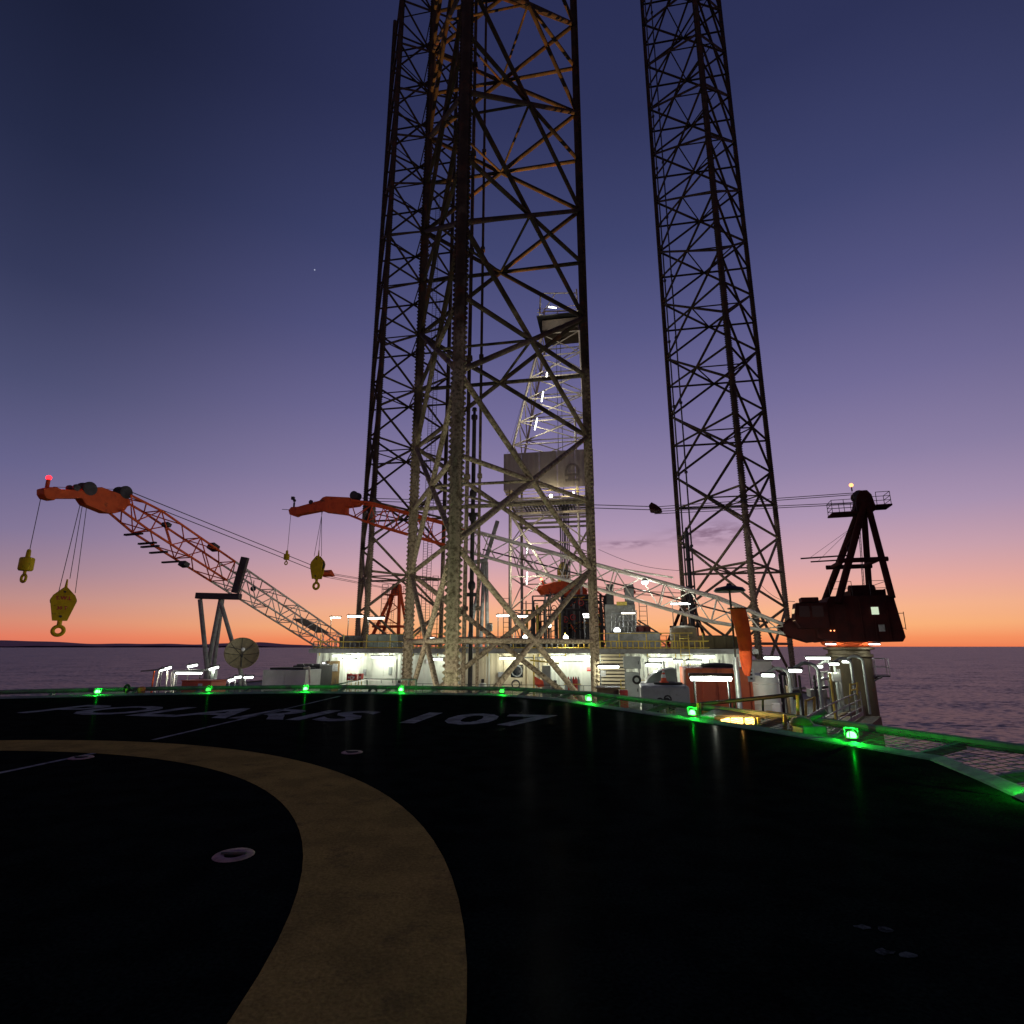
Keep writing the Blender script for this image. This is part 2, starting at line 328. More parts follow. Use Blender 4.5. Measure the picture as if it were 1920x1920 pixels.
# ------------------------------------------------------------------ mesh helpers
ORG = {}
def frame(d, up=UP):
    d = d.normalized()
    if abs(d.dot(up)) > .999: up = Vector((0, 1, 0))
    x = d.cross(up).normalized(); y = x.cross(d).normalized()
    return x, y, d          # side, up, along
class MB:
    def __init__(s): s.v = []; s.f = []
    def add(s, vs, fs):
        o = len(s.v); s.v += [Vector(v) for v in vs]; s.f += [tuple(i + o for i in f) for f in fs]; return s
    def box(s, c, size, M=None):
        c = Vector(c); hx, hy, hz = (q / 2 for q in size); M = M or Matrix.Identity(3)
        vs = [c + M @ Vector((x * hx, y * hy, z * hz)) for x in (-1, 1) for y in (-1, 1) for z in (-1, 1)]
        return s.add(vs, [(0, 1, 3, 2), (4, 6, 7, 5), (0, 4, 5, 1), (2, 3, 7, 6), (0, 2, 6, 4), (1, 5, 7, 3)])
    def bar(s, p0, p1, w, h, up=UP):
        p0 = Vector(p0); p1 = Vector(p1); x, y, d = frame(p1 - p0, up)
        return s.box((p0 + p1) / 2, (w, h, (p1 - p0).length), Matrix((x, y, d)).transposed())
    def tube(s, p0, p1, r, n=8, r2=None):
        p0 = Vector(p0); p1 = Vector(p1); r2 = r if r2 is None else r2; x, y, d = frame(p1 - p0)
        vs = []
        for p, q in ((p0, r), (p1, r2)):
            vs += [p + (x * math.cos(2 * math.pi * i / n) + y * math.sin(2 * math.pi * i / n)) * q for i in range(n)]
        fs = [(i, (i + 1) % n, n + (i + 1) % n, n + i) for i in range(n)] + [tuple(range(n - 1, -1, -1)), tuple(range(n, 2 * n))]
        return s.add(vs, fs)
    def path(s, pts, r, n=8):
        for a, b2 in zip(pts, pts[1:]): s.tube(a, b2, r, n)
        return s
    def lathe(s, prof, o, n=20, axis=None, cap=True):
        o = Vector(o); x, y, d = frame(axis or UP)
        k = len(prof); vs = []
        for (r, z) in prof:
            vs += [o + d * z + (x * math.cos(2 * math.pi * i / n) + y * math.sin(2 * math.pi * i / n)) * r for i in range(n)]
        fs = [(j * n + i, j * n + (i + 1) % n, (j + 1) * n + (i + 1) % n, (j + 1) * n + i) for j in range(k - 1) for i in range(n)]
        if cap: fs += [tuple(range(n - 1, -1, -1)), tuple(range((k - 1) * n, k * n))]
        return s.add(vs, fs)
    def prism(s, loop, ext):
        ext = Vector(ext); n = len(loop); loop = [Vector(q) for q in loop]
        vs = loop + [q + ext for q in loop]
        fs = [(i, (i + 1) % n, n + (i + 1) % n, n + i) for i in range(n)] + [tuple(range(n - 1, -1, -1)), tuple(range(n, 2 * n))]
        return s.add(vs, fs)
    def sphere(s, c, r, n=12, m=8, sz=1.0):
        prof = [(max(r * math.sin(math.pi * j / m), 1e-4), -r * sz * math.cos(math.pi * j / m)) for j in range(m + 1)]
        return s.lathe(prof, c, n, cap=False)
    def torus(s, c, R1, r, axis, n=18, m=6, a0=0, a1=2 * math.pi):
        c = Vector(c); x, y, d = frame(axis)
        full = abs(a1 - a0 - 2 * math.pi) < 1e-6; k = n if full else n + 1
        vs = []
        for i in range(k):
            t_ = a0 + (a1 - a0) * i / n; e = x * math.cos(t_) + y * math.sin(t_)
            vs += [c + e * (R1 + r * math.cos(2 * math.pi * j / m)) + d * r * math.sin(2 * math.pi * j / m) for j in range(m)]
        fs = []
        for i in range(n):
            i2 = (i + 1) % k
            fs += [(i * m + j, i2 * m + j, i2 * m + (j + 1) % m, i * m + (j + 1) % m) for j in range(m)]
        return s.add(vs, fs)
    def build(s, name, m, parent=None, smooth=False, loc=None, bevel=0):
        o_ = ORG[parent.name] if parent else Vector(loc if loc is not None else (0, 0, 0))
        me = bpy.data.meshes.new(name)
        me.from_pydata([tuple(v - o_) for v in s.v], [], s.f); me.update()
        me.materials.append(MATS[m])
        ob = bpy.data.objects.new(name, me); COL.objects.link(ob)
        if parent: ob.parent = parent
        else: ob.location = o_
        ORG[ob.name] = o_
        if smooth:
            me.polygons.foreach_set('use_smooth', [True] * len(me.polygons))
            me.set_sharp_from_angle(angle=R(40))
        if bevel:
            md = ob.modifiers.new('bevel', 'BEVEL'); md.width = bevel; md.segments = 2; md.limit_method = 'ANGLE'
        return ob
def tag(o, label=None, cat=None, group=None, kind=None):
    if label: o['label'] = label
    if cat: o['category'] = cat
    if group: o['group'] = group
    if kind: o['kind'] = kind
    return o
def thing(name, label, cat, loc, group=None):
    o = bpy.data.objects.new(name, None); COL.objects.link(o)
    o.empty_display_size = .3; o.location = Vector(loc); ORG[o.name] = Vector(loc)
    return tag(o, label, cat, group)
UNIT = {}
def strut(parent, name, p0, p1, r, m, n=8, r2=None):
    """round bar sharing one unit mesh per material"""
    key = (m, n)
    if key not in UNIT:
        me = bpy.data.meshes.new('round_bar')
        vs = [(math.cos(2 * math.pi * i / n), math.sin(2 * math.pi * i / n), z) for z in (0, 1) for i in range(n)]
        fs = [(i, (i + 1) % n, n + (i + 1) % n, n + i) for i in range(n)] + [tuple(range(n - 1, -1, -1)), tuple(range(n, 2 * n))]
        me.from_pydata(vs, [], fs); me.materials.append(MATS[m])
        me.polygons.foreach_set('use_smooth', [True] * len(me.polygons)); me.set_sharp_from_angle(angle=R(50))
        UNIT[key] = me
    p0 = Vector(p0); p1 = Vector(p1); d = p1 - p0
    ob = bpy.data.objects.new(name, UNIT[key]); COL.objects.link(ob)
    x, y, dd = frame(d)
    M = Matrix((-x, y, dd)).transposed()
    ob.matrix_local = Matrix.Translation(p0 - ORG[parent.name]) @ M.to_4x4() @ Matrix.Diagonal((r, r if r2 is None else r2, d.length, 1))
    ob.parent = parent
    return ob
def plight(parent, pos, energy, col=(1, 1, 1), spot=None, aim=None, blend=.5):
    """the light a lamp gives off; sits just outside its lens"""
    ld = bpy.data.lights.new('lamp_light', 'SPOT' if spot else 'POINT'); ld.energy = energy; ld.color = col; ld.shadow_soft_size = 0
    if spot: ld.spot_size = R(spot); ld.spot_blend = blend
    o = bpy.data.objects.new('lamp_light', ld); COL.objects.link(o); o.parent = parent
    o.location = Vector(pos) - ORG[parent.name]
    if aim: o.rotation_euler = Vector(aim).to_track_quat('-Z', 'Y').to_euler()
    return o
def copy_part(src, parent, delta):
    c = src.copy(); COL.objects.link(c); c.parent = parent; c.location = src.location + delta
    ORG[c.name] = ORG[parent.name] if parent else Vector(delta)
    return c
def text_mesh(txt, size, bold=.0, width=1.0):
    cu = bpy.data.curves.new('lettering', 'FONT'); cu.body = txt; cu.size = size; cu.offset = bold; cu.space_character = 1.05
    cu.fill_mode = 'FRONT'; cu.resolution_u = 3
    o = bpy.data.objects.new('lettering_tmp', cu); COL.objects.link(o)
    dg = bpy.context.evaluated_depsgraph_get()
    me = bpy.data.meshes.new_from_object(o.evaluated_get(dg))
    bpy.data.objects.remove(o); bpy.data.curves.remove(cu)
    return me
def lettering(name, txt, size, m, parent, M, bold=0, sx=1):
    """flat lettering whose text plane is mapped by matrix M (world); sx stretches it"""
    me = text_mesh(txt, size, bold)
    T = Matrix.Translation(-ORG[parent.name]) @ M @ Matrix.Diagonal((sx, 1, 1, 1))
    me.transform(T); me.materials.clear(); me.materials.append(MATS[m])
    o = bpy.data.objects.new(name, me); COL.objects.link(o); o.parent = parent; ORG[o.name] = ORG[parent.name]
    return o

# ================================================================== SETTING
# sea
mb = MB(); rings = [0, 40, 80, 140, 240, 420, 800, 1600, 4000, 12000, 40000, 90000]; nn = 64
vs = [Vector((0, 0, SEA))]; fs = []
for r_ in rings[1:]:
    vs += [Vector((r_ * math.cos(2 * math.pi * i / nn), r_ * math.sin(2 * math.pi * i / nn), SEA)) for i in range(nn)]
for i in range(nn): fs.append((0, 1 + i, 1 + (i + 1) % nn))
for j in range(len(rings) - 2):
    for i in range(nn):
        a_ = 1 + j * nn; b_ = a_ + nn
        fs.append((a_ + i, b_ + i, b_ + (i + 1) % nn, a_ + (i + 1) % nn))
mb.add(vs, fs); tag(mb.build('sea', 'sea_water'), kind='structure')
# far coast on the left: low hills behind a dark shore
def ridge(name, m, dist, b0, b1, hfun, depth):
    mb = MB(); k = 90
    for i in range(k + 1):
        tb = b0 + (b1 - b0) * i / k; x = math.tan(R(tb)) * dist; h = hfun(i / k)
        mb.v += [Vector((x, dist, SEA - 5)), Vector((x, dist + depth * .5, SEA + h)), Vector((x, dist + depth, SEA - 5))]
    for i in range(k):
        a_ = i * 3; mb.f += [(a_, a_ + 3, a_ + 4, a_ + 1), (a_ + 1, a_ + 4, a_ + 5, a_ + 2)]
    return tag(mb.build(name, m, smooth=True), kind='structure')
rn = random.Random(3); ph = [rn.uniform(0, 6.3) for _ in range(8)]
def hills_h(t_):
    h = 225 + 60 * math.sin(5 * t_ + ph[0]) + 35 * math.sin(13 * t_ + ph[1]) + 22 * math.sin(31 * t_ + ph[2]) + 12 * math.sin(67 * t_ + ph[3])
    return max(h, 60) * (1 if t_ < .8 else max(0, (1 - t_) / .2)) * (1.25 - .45 * t_) + (120 if t_ < .22 else 0) * max(0, math.sin(math.pi * t_ / .22))
ridge('hills', 'hill_haze', 24000, -58, -17, hills_h, 4000)
ridge('shore', 'shore_rock', 17500, -60, -18, lambda t_: (46 + 9 * math.sin(40 * t_) + 6 * math.sin(97 * t_)) * min(1, (1 - t_) * 6), 900)

# rig hull and main deck
hullp = [(-12, -7), (-6, -9.6), (6, -9.6), (12, -7), (22.6, 11.2), (22.6, 54), (-33, 54), (-33, 20), (-29, 9)]
mb = MB(); mb.prism([RA(r_, a_, DECK - 7.6) for r_, a_ in hullp], UP * 7.6)
hull = tag(mb.build('main_deck', 'deck_plate'), kind='structure')
mb = MB()
for (r0, a0), (r1, a1) in zip(hullp, hullp[1:] + hullp[:1]):
    p0 = RA(r0, a0, DECK - .35); p1 = RA(r1, a1, DECK - .35); mb.bar(p0, p1, .25, .9)
mb.build('gunwale', 'hull_paint', hull)

# helideck
HD = [(-23.5, 12.5), (-16.6, 19.25), (-12.3, 20.85), (-7.4, 21.55), (-.7, 20.65), (1.55, 18.75), (2.6, 16.6), (5.2, 12.0), (6.42, 9.05), (6.1, 7.75), (5.4, 5.4), (2.5, -4), (-3.5, -11), (-14, -12), (-22, -6), (-25, 3)]
mb = MB(); mb.prism([Vector((x, y, -.45)) for x, y in reversed(HD)], UP * .45)
heli = tag(mb.build('helideck', 'deck_coat'), kind='structure')
CEN = Vector((-8.42, 2.68))
mb = MB(); k = 128
for i in range(k):
    t_ = 2 * math.pi * i / k
    mb.v += [Vector((CEN.x + 7.15 * math.cos(t_), CEN.y + 7.15 * math.sin(t_), .004)), Vector((CEN.x + 8.22 * math.cos(t_), CEN.y + 8.22 * math.sin(t_), .004))]
for i in range(k):
    a_ = 2 * i; b_ = 2 * ((i + 1) % k); mb.f.append((a_, a_ + 1, b_ + 1, b_))
mb.build('landing_circle', 'ring_paint', heli)
# name painted along the far side, read from the deck's centre
TX = Vector((math.cos(R(-10.8)), math.sin(R(-10.8)), 0)); TY = Vector((-TX.y, TX.x, 0))
M = Matrix.Translation(Vector((-12.75, 15.30, .004))) @ Matrix((TX, TY, UP)).transposed().to_4x4()
me = text_mesh('POLARIS 107', 2.55, .07)
w_ = max(v.co.x for v in me.vertices); h_ = max(v.co.y for v in me.vertices); bpy.data.meshes.remove(me)
lettering('painted_name', 'POLARIS 107', 2.55, 'deck_white', heli, M @ Matrix.Diagonal((1, 2.0 / h_, 1, 1)), .07, 13.75 / w_)
# thin line running fore and aft
mb = MB()
for q in ([(-7.02, 7.2), (-6.62, 9.62)], [(-6.50, 10.92), (-5.86, 20.2)]):
    p0, p1 = (Vector((*c, .004)) for c in q); x, y, d = frame(p1 - p0)
    mb.add([p0 - x * .05, p0 + x * .05, p1 + x * .05, p1 - x * .05], [(0, 1, 2, 3)])
mb.build('centre_line', 'deck_white', heli)
# worn paint dabs
for px, py in ((1617, 1738), (1660, 1742), (1655, 1784), (1700, 1790)):
    c = PZ(px, py, .004); mb = MB(); vs = []
    for i in range(10):
        t_ = i * .6283; rr = .055 * random.uniform(.6, 1.2); vs.append(c + Vector((math.cos(t_) * rr * 1.1, math.sin(t_) * rr * .7, 0)))
    mb.add(vs, [tuple(range(10))]); mb.build('paint_dab', 'dab_paint', heli)
# tie-down points: painted ring round a recessed cup with a bar
for px, py, s_ in ((438, 1604, .8), (660, 1411, .85), (152, 1421, .85)):
    c = PZ(px, py, 0); mb = MB(); k = 24
    for i in range(k):
        t_ = 2 * math.pi * i / k; e = Vector((math.cos(t_), math.sin(t_), 0))
        mb.v += [c + e * .09 * s_ + UP * .006, c + e * .105 * s_ + UP * .011, c + e * .185 * s_ + UP * .011, c + e * .20 * s_ + UP * .002]
    for i in range(k):
        for j in range(3): mb.f.append((4 * i + j, 4 * i + j + 1, 4 * ((i + 1) % k) + j + 1, 4 * ((i + 1) % k) + j))
    td = mb.build('tie_down_ring', 'tie_paint', heli, smooth=True)
    mb = MB(); mb.tube(c + Vector((-.1, 0, .014)), c + Vector((.1, 0, .014)), .014, 6); mb.build('tie_bar', 'dark_steel', td)
# edge gutter plate
EDGE = [Vector((x, y, 0)) for x, y in HD[:12]]
for i, (p0, p1) in enumerate(zip(EDGE, EDGE[1:])):
    x, y, d = frame(p1 - p0)          # x points outward or inward
    mid = (p0 + p1) / 2
    out = x if (mid + x - Vector((*CEN, 0))).length > (mid - x - Vector((*CEN, 0))).length else -x
    mb = MB(); mb.prism([p0 - out * .20 + UP * .004, p0 + out * .06 + UP * .004, p0 + out * .06 + UP * .05, p0 + out * .0 + UP * .06, p0 - out * .17 + UP * .022], p1 - p0)
    mb.build('edge_plate', 'rim_paint', heli)

# safety net round the helideck: one panel per edge
def norm_out(p0, p1):
    x = frame(p1 - p0)[0]; mid = (p0 + p1) / 2
    return x if (mid + x - Vector((*CEN, 0))).length > (mid - x - Vector((*CEN, 0))).length else -x
outs = [norm_out(a_, b_) for a_, b_ in zip(EDGE, EDGE[1:])]
cor = []
for i in range(len(EDGE)):
    o_ = outs[0] if i == 0 else outs[-1] if i == len(EDGE) - 1 else (outs[i - 1] + outs[i])
    cor.append(o_.normalized())
NETLAB = ['long wire safety net along the port rim of the helideck', 'wire safety net behind the hose reel on the rim', 'wire safety net before the red equipment box',
          'longest wire safety net, before the white deckhouse', 'short wire safety net at the rim corner before the louvred store', 'short wire safety net before the brown hose box',
          'wire safety net before the grey tank and the amber flood lamp', 'wire safety net beside the foam monitor', 'very short wire safety net at the outer rim corner', 'wire safety net hanging out over the open sea']
for i, (p0, p1) in enumerate(zip(EDGE, EDGE[1:])):
    if i > 9: continue
    q0 = p0 + cor[i] * 1.42 + UP * .12; q1 = p1 + cor[i + 1] * 1.42 + UP * .12
    e0 = p0 + cor[i] * .1 - UP * .06; e1 = p1 + cor[i + 1] * .1 - UP * .06
    net = thing('safety_net', NETLAB[i], 'safety net', (p0 + p1) / 2 - UP * .1, 'safety nets round the helideck')
    mb = MB(); mb.tube(q0, q1, .075, 8); mb.build('outer_rail', 'edge_steel', net, smooth=True)
    L_ = (p1 - p0).length; k = max(1, round(L_ / 1.9))
    for j in range(k):
        f_ = (j + .5) / k
        mb = MB(); mb.bar(e0.lerp(e1, f_) - UP * .12, q0.lerp(q1, f_) - UP * .06, .09, .12); mb.build('outrigger', 'edge_steel', net)
    mb = MB(); ku = max(2, int(L_ / .16)); kv = 9
    for j in range(ku + 1): mb.tube(e0.lerp(e1, j / ku), q0.lerp(q1, j / ku), .005, 3)
    for j in range(1, kv): mb.tube(e0.lerp(q0, j / kv), e1.lerp(q1, j / kv), .005, 3)
    tag(mb.build('mesh', 'net_wire', net), kind='stuff')
# columns that carry the helideck
for (x, y) in ((-14, 12), (-3, 14), (-1, 3), (-15, 0)):
    st_ = thing('helideck_column', 'steel tube column standing under the helideck', 'column', (x, y, -12), 'columns under the helideck')
    mb = MB(); mb.tube((x, y, -12), (x, y, -.45), .4, 12); mb.build('shaft', 'grey_steel', st_, smooth=True)
    mb = MB(); mb.tube((x, y + 6, -8), (x, y, -1.2), .22, 10); mb.build('brace', 'grey_steel', st_, smooth=True)

# ================================================================== LEGS
KH = 4.25                                        # half bay
Z0 = EYE.z + .28                                 # level of a horizontal brace (k = 0)
OFFS = [Vector((-1.19, -6.57, 0)), Vector((-5.05, 4.33, 0)), Vector((6.24, 2.23, 0))]
def rack_mesh(zb, zt, plane):
    """toothed plate, teeth on both edges; plane = unit vector along the plate"""
    pitch = .27; n = int((zt - zb) / pitch); th = .065; nrm = Vector((-plane.y, plane.x, 0))
    mb = MB(); prof = []
    for i in range(n):
        z = zb + i * pitch
        prof += [(.285, z), (.395, z + .085), (.395, z + .135), (.285, z + .215)]
    for sgn in (-1, 1):
        o = len(mb.v)
        for w_, z in prof:
            for q in (-1, 1):
                mb.v.append(plane * (sgn * w_) + nrm * (q * th) + UP * z)
                mb.v.append(plane * (sgn * .20) + nrm * (q * th) + UP * z)
        m_ = len(prof)
        for i in range(m_ - 1):
            a_ = o + i * 4; b_ = a_ + 4
            mb.f += [(a_, b_, b_ + 2, a_ + 2), (a_, a_ + 1, b_ + 1, b_), (a_ + 2, b_ + 2, b_ + 3, a_ + 3)]
    return mb
def leg(name, label, c, zb, zt, group, tilt=(0, 0), klo=-1, KH=4.25):
    root = thing(name, label, 'rig leg', Vector((c.x, c.y, zb)), group)
    T = lambda v: v + Vector((tilt[0], tilt[1], 0)) * ((v.z - EYE.z))
    ch = [Vector((c.x, c.y, 0)) + o for o in OFFS]
    for o, p in zip(OFFS, ch):
        tang = Vector((-o.y, o.x, 0)).normalized()
        mb = MB(); nrm = o.normalized()
        # split tube: two half rounds either side of the rack plate
        prof = []
        for sgn in (-1, 1):
            n = 7; lo_ = [T(p + UP * zb + tang * (.27 * math.cos(math.pi * i / n)) + nrm * (sgn * (.05 + .22 * math.sin(math.pi * i / n)))) for i in range(n + 1)]
            up_ = [T(p + UP * zt + tang * (.27 * math.cos(math.pi * i / n)) + nrm * (sgn * (.05 + .22 * math.sin(math.pi * i / n)))) for i in range(n + 1)]
            mb.add(lo_ + up_, [(i, i + 1, n + 2 + i, n + 1 + i) for i in range(n)])
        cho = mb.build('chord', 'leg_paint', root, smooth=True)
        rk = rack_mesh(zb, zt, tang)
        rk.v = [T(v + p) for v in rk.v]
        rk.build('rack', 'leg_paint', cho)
    kmax = int((zt - Z0) / KH)
    nodes = lambda i, k: T(ch[i] + UP * (Z0 + k * KH))
    for (i, j) in ((0, 1), (0, 2), (1, 2)):
        for k in range(klo, kmax + 1):
            if k % 2 == 0:
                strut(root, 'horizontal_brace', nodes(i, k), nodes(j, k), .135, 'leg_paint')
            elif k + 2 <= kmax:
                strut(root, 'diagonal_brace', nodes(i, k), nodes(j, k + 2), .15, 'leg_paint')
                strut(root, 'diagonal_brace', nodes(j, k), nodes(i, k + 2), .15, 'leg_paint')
    for k in range(klo, kmax + 1):
        if k % 2 == 0:
            m3 = [(nodes(0, k) + nodes(1, k)) / 2, (nodes(0, k) + nodes(2, k)) / 2, (nodes(1, k) + nodes(2, k)) / 2]
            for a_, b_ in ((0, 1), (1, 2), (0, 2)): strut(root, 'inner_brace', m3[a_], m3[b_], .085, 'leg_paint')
    return root
G = 'lattice legs of the rig'
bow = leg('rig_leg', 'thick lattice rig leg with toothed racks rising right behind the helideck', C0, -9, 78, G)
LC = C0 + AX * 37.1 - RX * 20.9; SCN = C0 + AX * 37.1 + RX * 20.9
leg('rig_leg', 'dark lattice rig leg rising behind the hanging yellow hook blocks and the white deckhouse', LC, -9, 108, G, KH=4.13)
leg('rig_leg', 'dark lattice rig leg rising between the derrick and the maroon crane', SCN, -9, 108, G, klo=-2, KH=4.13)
# pipes running up inside the legs
def leg_pipe(label, pts, r, zb, zt, m='dark_steel'):
    for (p, l_, rr) in zip(pts, label, r):
        t_ = thing('riser_pipe', l_, 'pipe', (p.x, p.y, zb))
        mb = MB(); mb.tube((p.x, p.y, zb), (p.x, p.y, zt), rr, 8); mb.build('pipe', m, t_, smooth=True)
        mb = MB()
        for k in range(0, int((zt - zb) / 8.5)): mb.box((p.x, p.y, Z0 + 2 + k * 8.5), (rr * 3.2, rr * 3.2, .25))
        mb.build('clamp', m, t_)
pa = P(871, 1150, 35.4); pb = P(896, 1150, 35.2); pcn = P(883.5, 1150, 36)
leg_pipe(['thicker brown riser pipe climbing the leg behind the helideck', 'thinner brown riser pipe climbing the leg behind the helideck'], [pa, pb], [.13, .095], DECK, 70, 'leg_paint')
# black telescopic caisson between them
ca = thing('water_caisson', 'black water caisson with collars standing between two riser pipes of the leg', 'caisson', (pcn.x, pcn.y, DECK))
ztop = P(883.5, 765, 36).z
mb = MB(); mb.lathe([(.14, DECK), (.14, ztop - .9), (.22, ztop - .8), (.22, ztop - .55), (.10, ztop - .5), (.10, ztop - .25), (.18, ztop - .2), (.15, ztop), (.02, ztop + .05)], (pcn.x, pcn.y, 0), 10); mb.build('pipe', 'dark_steel', ca, smooth=True)
for yy in (925, 970, 1098):
    z = P(883.5, yy, 36).z; mb = MB(); mb.lathe([(.14, z - .3), (.24, z - .14), (.24, z + .14), (.14, z + .3)], (pcn.x, pcn.y, 0), 10); mb.build('collar', 'dark_steel', ca, smooth=True)
for yy in (965, 1115):
    z = P(883.5, yy, 36).z; mb = MB(); mb.box((pcn.x, pcn.y, z), (1.0, .3, .22)); mb.build('guide', 'dark_steel', ca)
pr = P(1298, 1150, 62); zt_ = P(1296, 990, 62).z
leg_pipe(['thin dark riser pipe inside the leg between derrick and maroon crane', 'slim dark riser pipe right beside its twin inside the far leg'], [P(1291, 1150, 62.5), P(1306, 1150, 61.5)], [.09, .09], DECK, 105)
ca2 = thing('water_caisson', 'short black water caisson beside the left chord of the far leg', 'caisson', (pr.x, pr.y, DECK))
mb = MB(); mb.lathe([(.24, DECK), (.24, zt_ - .6), (.12, zt_), (.02, zt_ + .1)], (pr.x, pr.y, 0), 10); mb.build('pipe', 'dark_steel', ca2, smooth=True)
mb = MB()
for k in range(0, int(zt_ / 3)): mb.box((pr.x, pr.y, 2 + 3 * k), (.7, .7, .2))
mb.build('collar', 'dark_steel', ca2)
def ladder(name, label, p0, p1, side, w, m, group=None, cage=0):
    """two rails with rungs, optional hoops"""
    lt = thing(name, label, 'ladder', p0, group)
    s_ = side.normalized() * (w / 2)
    strut(lt, 'rail', p0 - s_, p1 - s_, .03, m, 6); strut(lt, 'rail', p0 + s_, p1 + s_, .03, m, 6)
    n = int((p1 - p0).length / .33)
    mb = MB()
    for i in range(n): q = p0.lerp(p1, (i + .5) / n); mb.tube(q - s_, q + s_, .018, 4)
    mb.build('rungs', m, lt)
    if cage:
        mb = MB(); nr = frame(p1 - p0, side)[0]
        for i in range(int((p1 - p0).length / 1.2)):
            q = p0.lerp(p1, min(1, (i * 1.2 + 2) / (p1 - p0).length)); mb.torus(q + nr * cage * .35, .38, .02, p1 - p0, 12, 4)
        mb.build('cage', m, lt)
    return lt
for (px, Yd, ytop) in ((792, 68, 360), (800, 69, 560)):
    a_ = P(px, 1195, Yd); a_.z = ROOF; b_ = Vector((a_.x, a_.y, P(px, ytop, Yd).z))
    ladder('leg_ladder', ('taller' if ytop == 360 else 'shorter') + ' of two dark ladders running up inside the leg behind the deckhouse', a_, b_, RX, .55, 'dark_steel', 'ladders inside the far leg')

# ================================================================== CRANES
def lattice(parent, q0, q1, half0, half1, side, up, m, npan, rch=.098, rl=.05):
    d = q1 - q0
    def corner(i, t_):
        h = half0 + (half1 - half0) * t_; sx = (-1, 1, 1, -1)[i]; sy = (-1, -1, 1, 1)[i]
        return q0 + d * t_ + side * (sx * h) + up * (sy * h)
    sec = MB()
    for i in range(4): sec.tube(corner(i, 0), corner(i, 1), rch, 8)
    so = sec.build('boom_section', m, parent, smooth=True)
    for k in range(npan):
        a_ = k / npan; b_ = (k + 1) / npan
        for i in range(4):
            j = (i + 1) % 4
            if k % 2 == 0: strut(so, 'lacing', corner(i, a_), corner(j, b_), rl, m, 6)
            else: strut(so, 'lacing', corner(j, a_), corner(i, b_), rl, m, 6)
            if k % 2 == 0: strut(so, 'lacing', corner(i, a_), corner(j, a_), rl, m, 6)
    return so, corner
def sheave(parent, c, r, w, axis, m='dark_steel'):
    ax = axis.normalized(); mb = MB()
    mb.lathe([(r * .25, -w), (r * .8, -w), (r, -w * .8), (r * .82, 0), (r, w * .8), (r * .8, w), (r * .25, w)], c, 16, ax)
    return mb.build('sheave', m, parent, smooth=True)
def hook_block(label, top, s, side, m='hook_yellow', rated=None):
    """teardrop cheek plates, sheaves between them, hook with an eye below; top = upper pin"""
    side = side.normalized(); nrm = side.cross(UP)
    hb = thing('hook_block', label, 'hook block', top - UP * 3.0 * s, 'yellow hooks hanging from the booms')
    prof = [(-.10, .14), (.10, .14), (.20, .04), (.66, -.46), (.78, -.78), (.74, -1.1), (.42, -2.3), (-.46, -2.3), (-.72, -1.1), (-.78, -.78), (-.66, -.46), (-.20, .04)]
    for q in (-1, 1):
        mb = MB(); mb.prism([top + side * x * s + UP * z * s + nrm * (q * .17 * s) for x, z in prof], nrm * (q * .09 * s)); cp = mb.build('cheek_plate', m, hb, bevel=.02)
        if rated and q == rated[1]:
            face = nrm * q
            xx = UP.cross(face)
            for (tx, zz, sz) in rated[0]:
                me = text_mesh(tx, sz * s, .012); w_ = max(v.co.x for v in me.vertices); bpy.data.meshes.remove(me)
                Mx = Matrix.Translation(top + face * (.27 * s) + UP * zz * s - xx * w_ / 2) @ Matrix((xx, UP, face)).transposed().to_4x4()
                lettering('rating_mark', tx, sz * s, 'ink_red', cp, Mx, .012)
    for q in (-1, 1):
        for x, z, r_ in ((0, -2.0, .09), (0, -.2, .07)):
            mb = MB(); mb.tube(top + side * x * s + UP * z * s + nrm * (q * .25 * s), top + side * x * s + UP * z * s + nrm * (q * .31 * s), r_ * s, 10); mb.build('pin', 'dark_steel', hb)
    for x, z in ((-.38, -.85), (.38, -.85)):
        sheave(hb, top + side * x * s + UP * z * s, .42 * s, .16 * s, nrm)
    mb = MB(); mb.tube(top + UP * 0 * s, top + UP * .75 * s, .11 * s, 8, .05 * s); mb.build('becket', m, hb, smooth=True)
    mb = MB(); mb.tube(top - UP * 2.25 * s, top - UP * 2.62 * s, .15 * s, 10); mb.build('shank', m, hb, smooth=True)
    mb = MB(); mb.torus(top - UP * 3.02 * s, .32 * s, .13 * s, nrm, 20, 8); mb.build('hook', m, hb, smooth=True)
    return hb
def ball_hook(label, top, s, m='hook_yellow'):
    hb = thing('ball_hook', label, 'hook', top - UP * 2.6 * s, 'yellow hooks hanging from the booms')
    mb = MB(); mb.lathe([(.08, 0), (.12, -.1), (.14, -.55), (.24, -.62)], top * 1 , 10)
    mb.build('socket', m, hb, smooth=True)
    mb = MB(); mb.lathe([(.1, -.55 * s), (.38 * s, -.6 * s), (.44 * s, -.68 * s), (.44 * s, -1.42 * s), (.38 * s, -1.52 * s), (.1, -1.55 * s)], top, 16); mb.build('weight', m, hb, smooth=True)
    mb = MB(); mb.tube(top - UP * 1.5 * s, top - UP * 1.8 * s, .1 * s, 8); mb.build('swivel', m, hb, smooth=True)
    mb = MB(); mb.torus(top - UP * 2.05 * s, .26 * s, .09 * s, Vector((.4, 1, 0)), 18, 8); mb.build('hook', m, hb, smooth=True)
    return hb

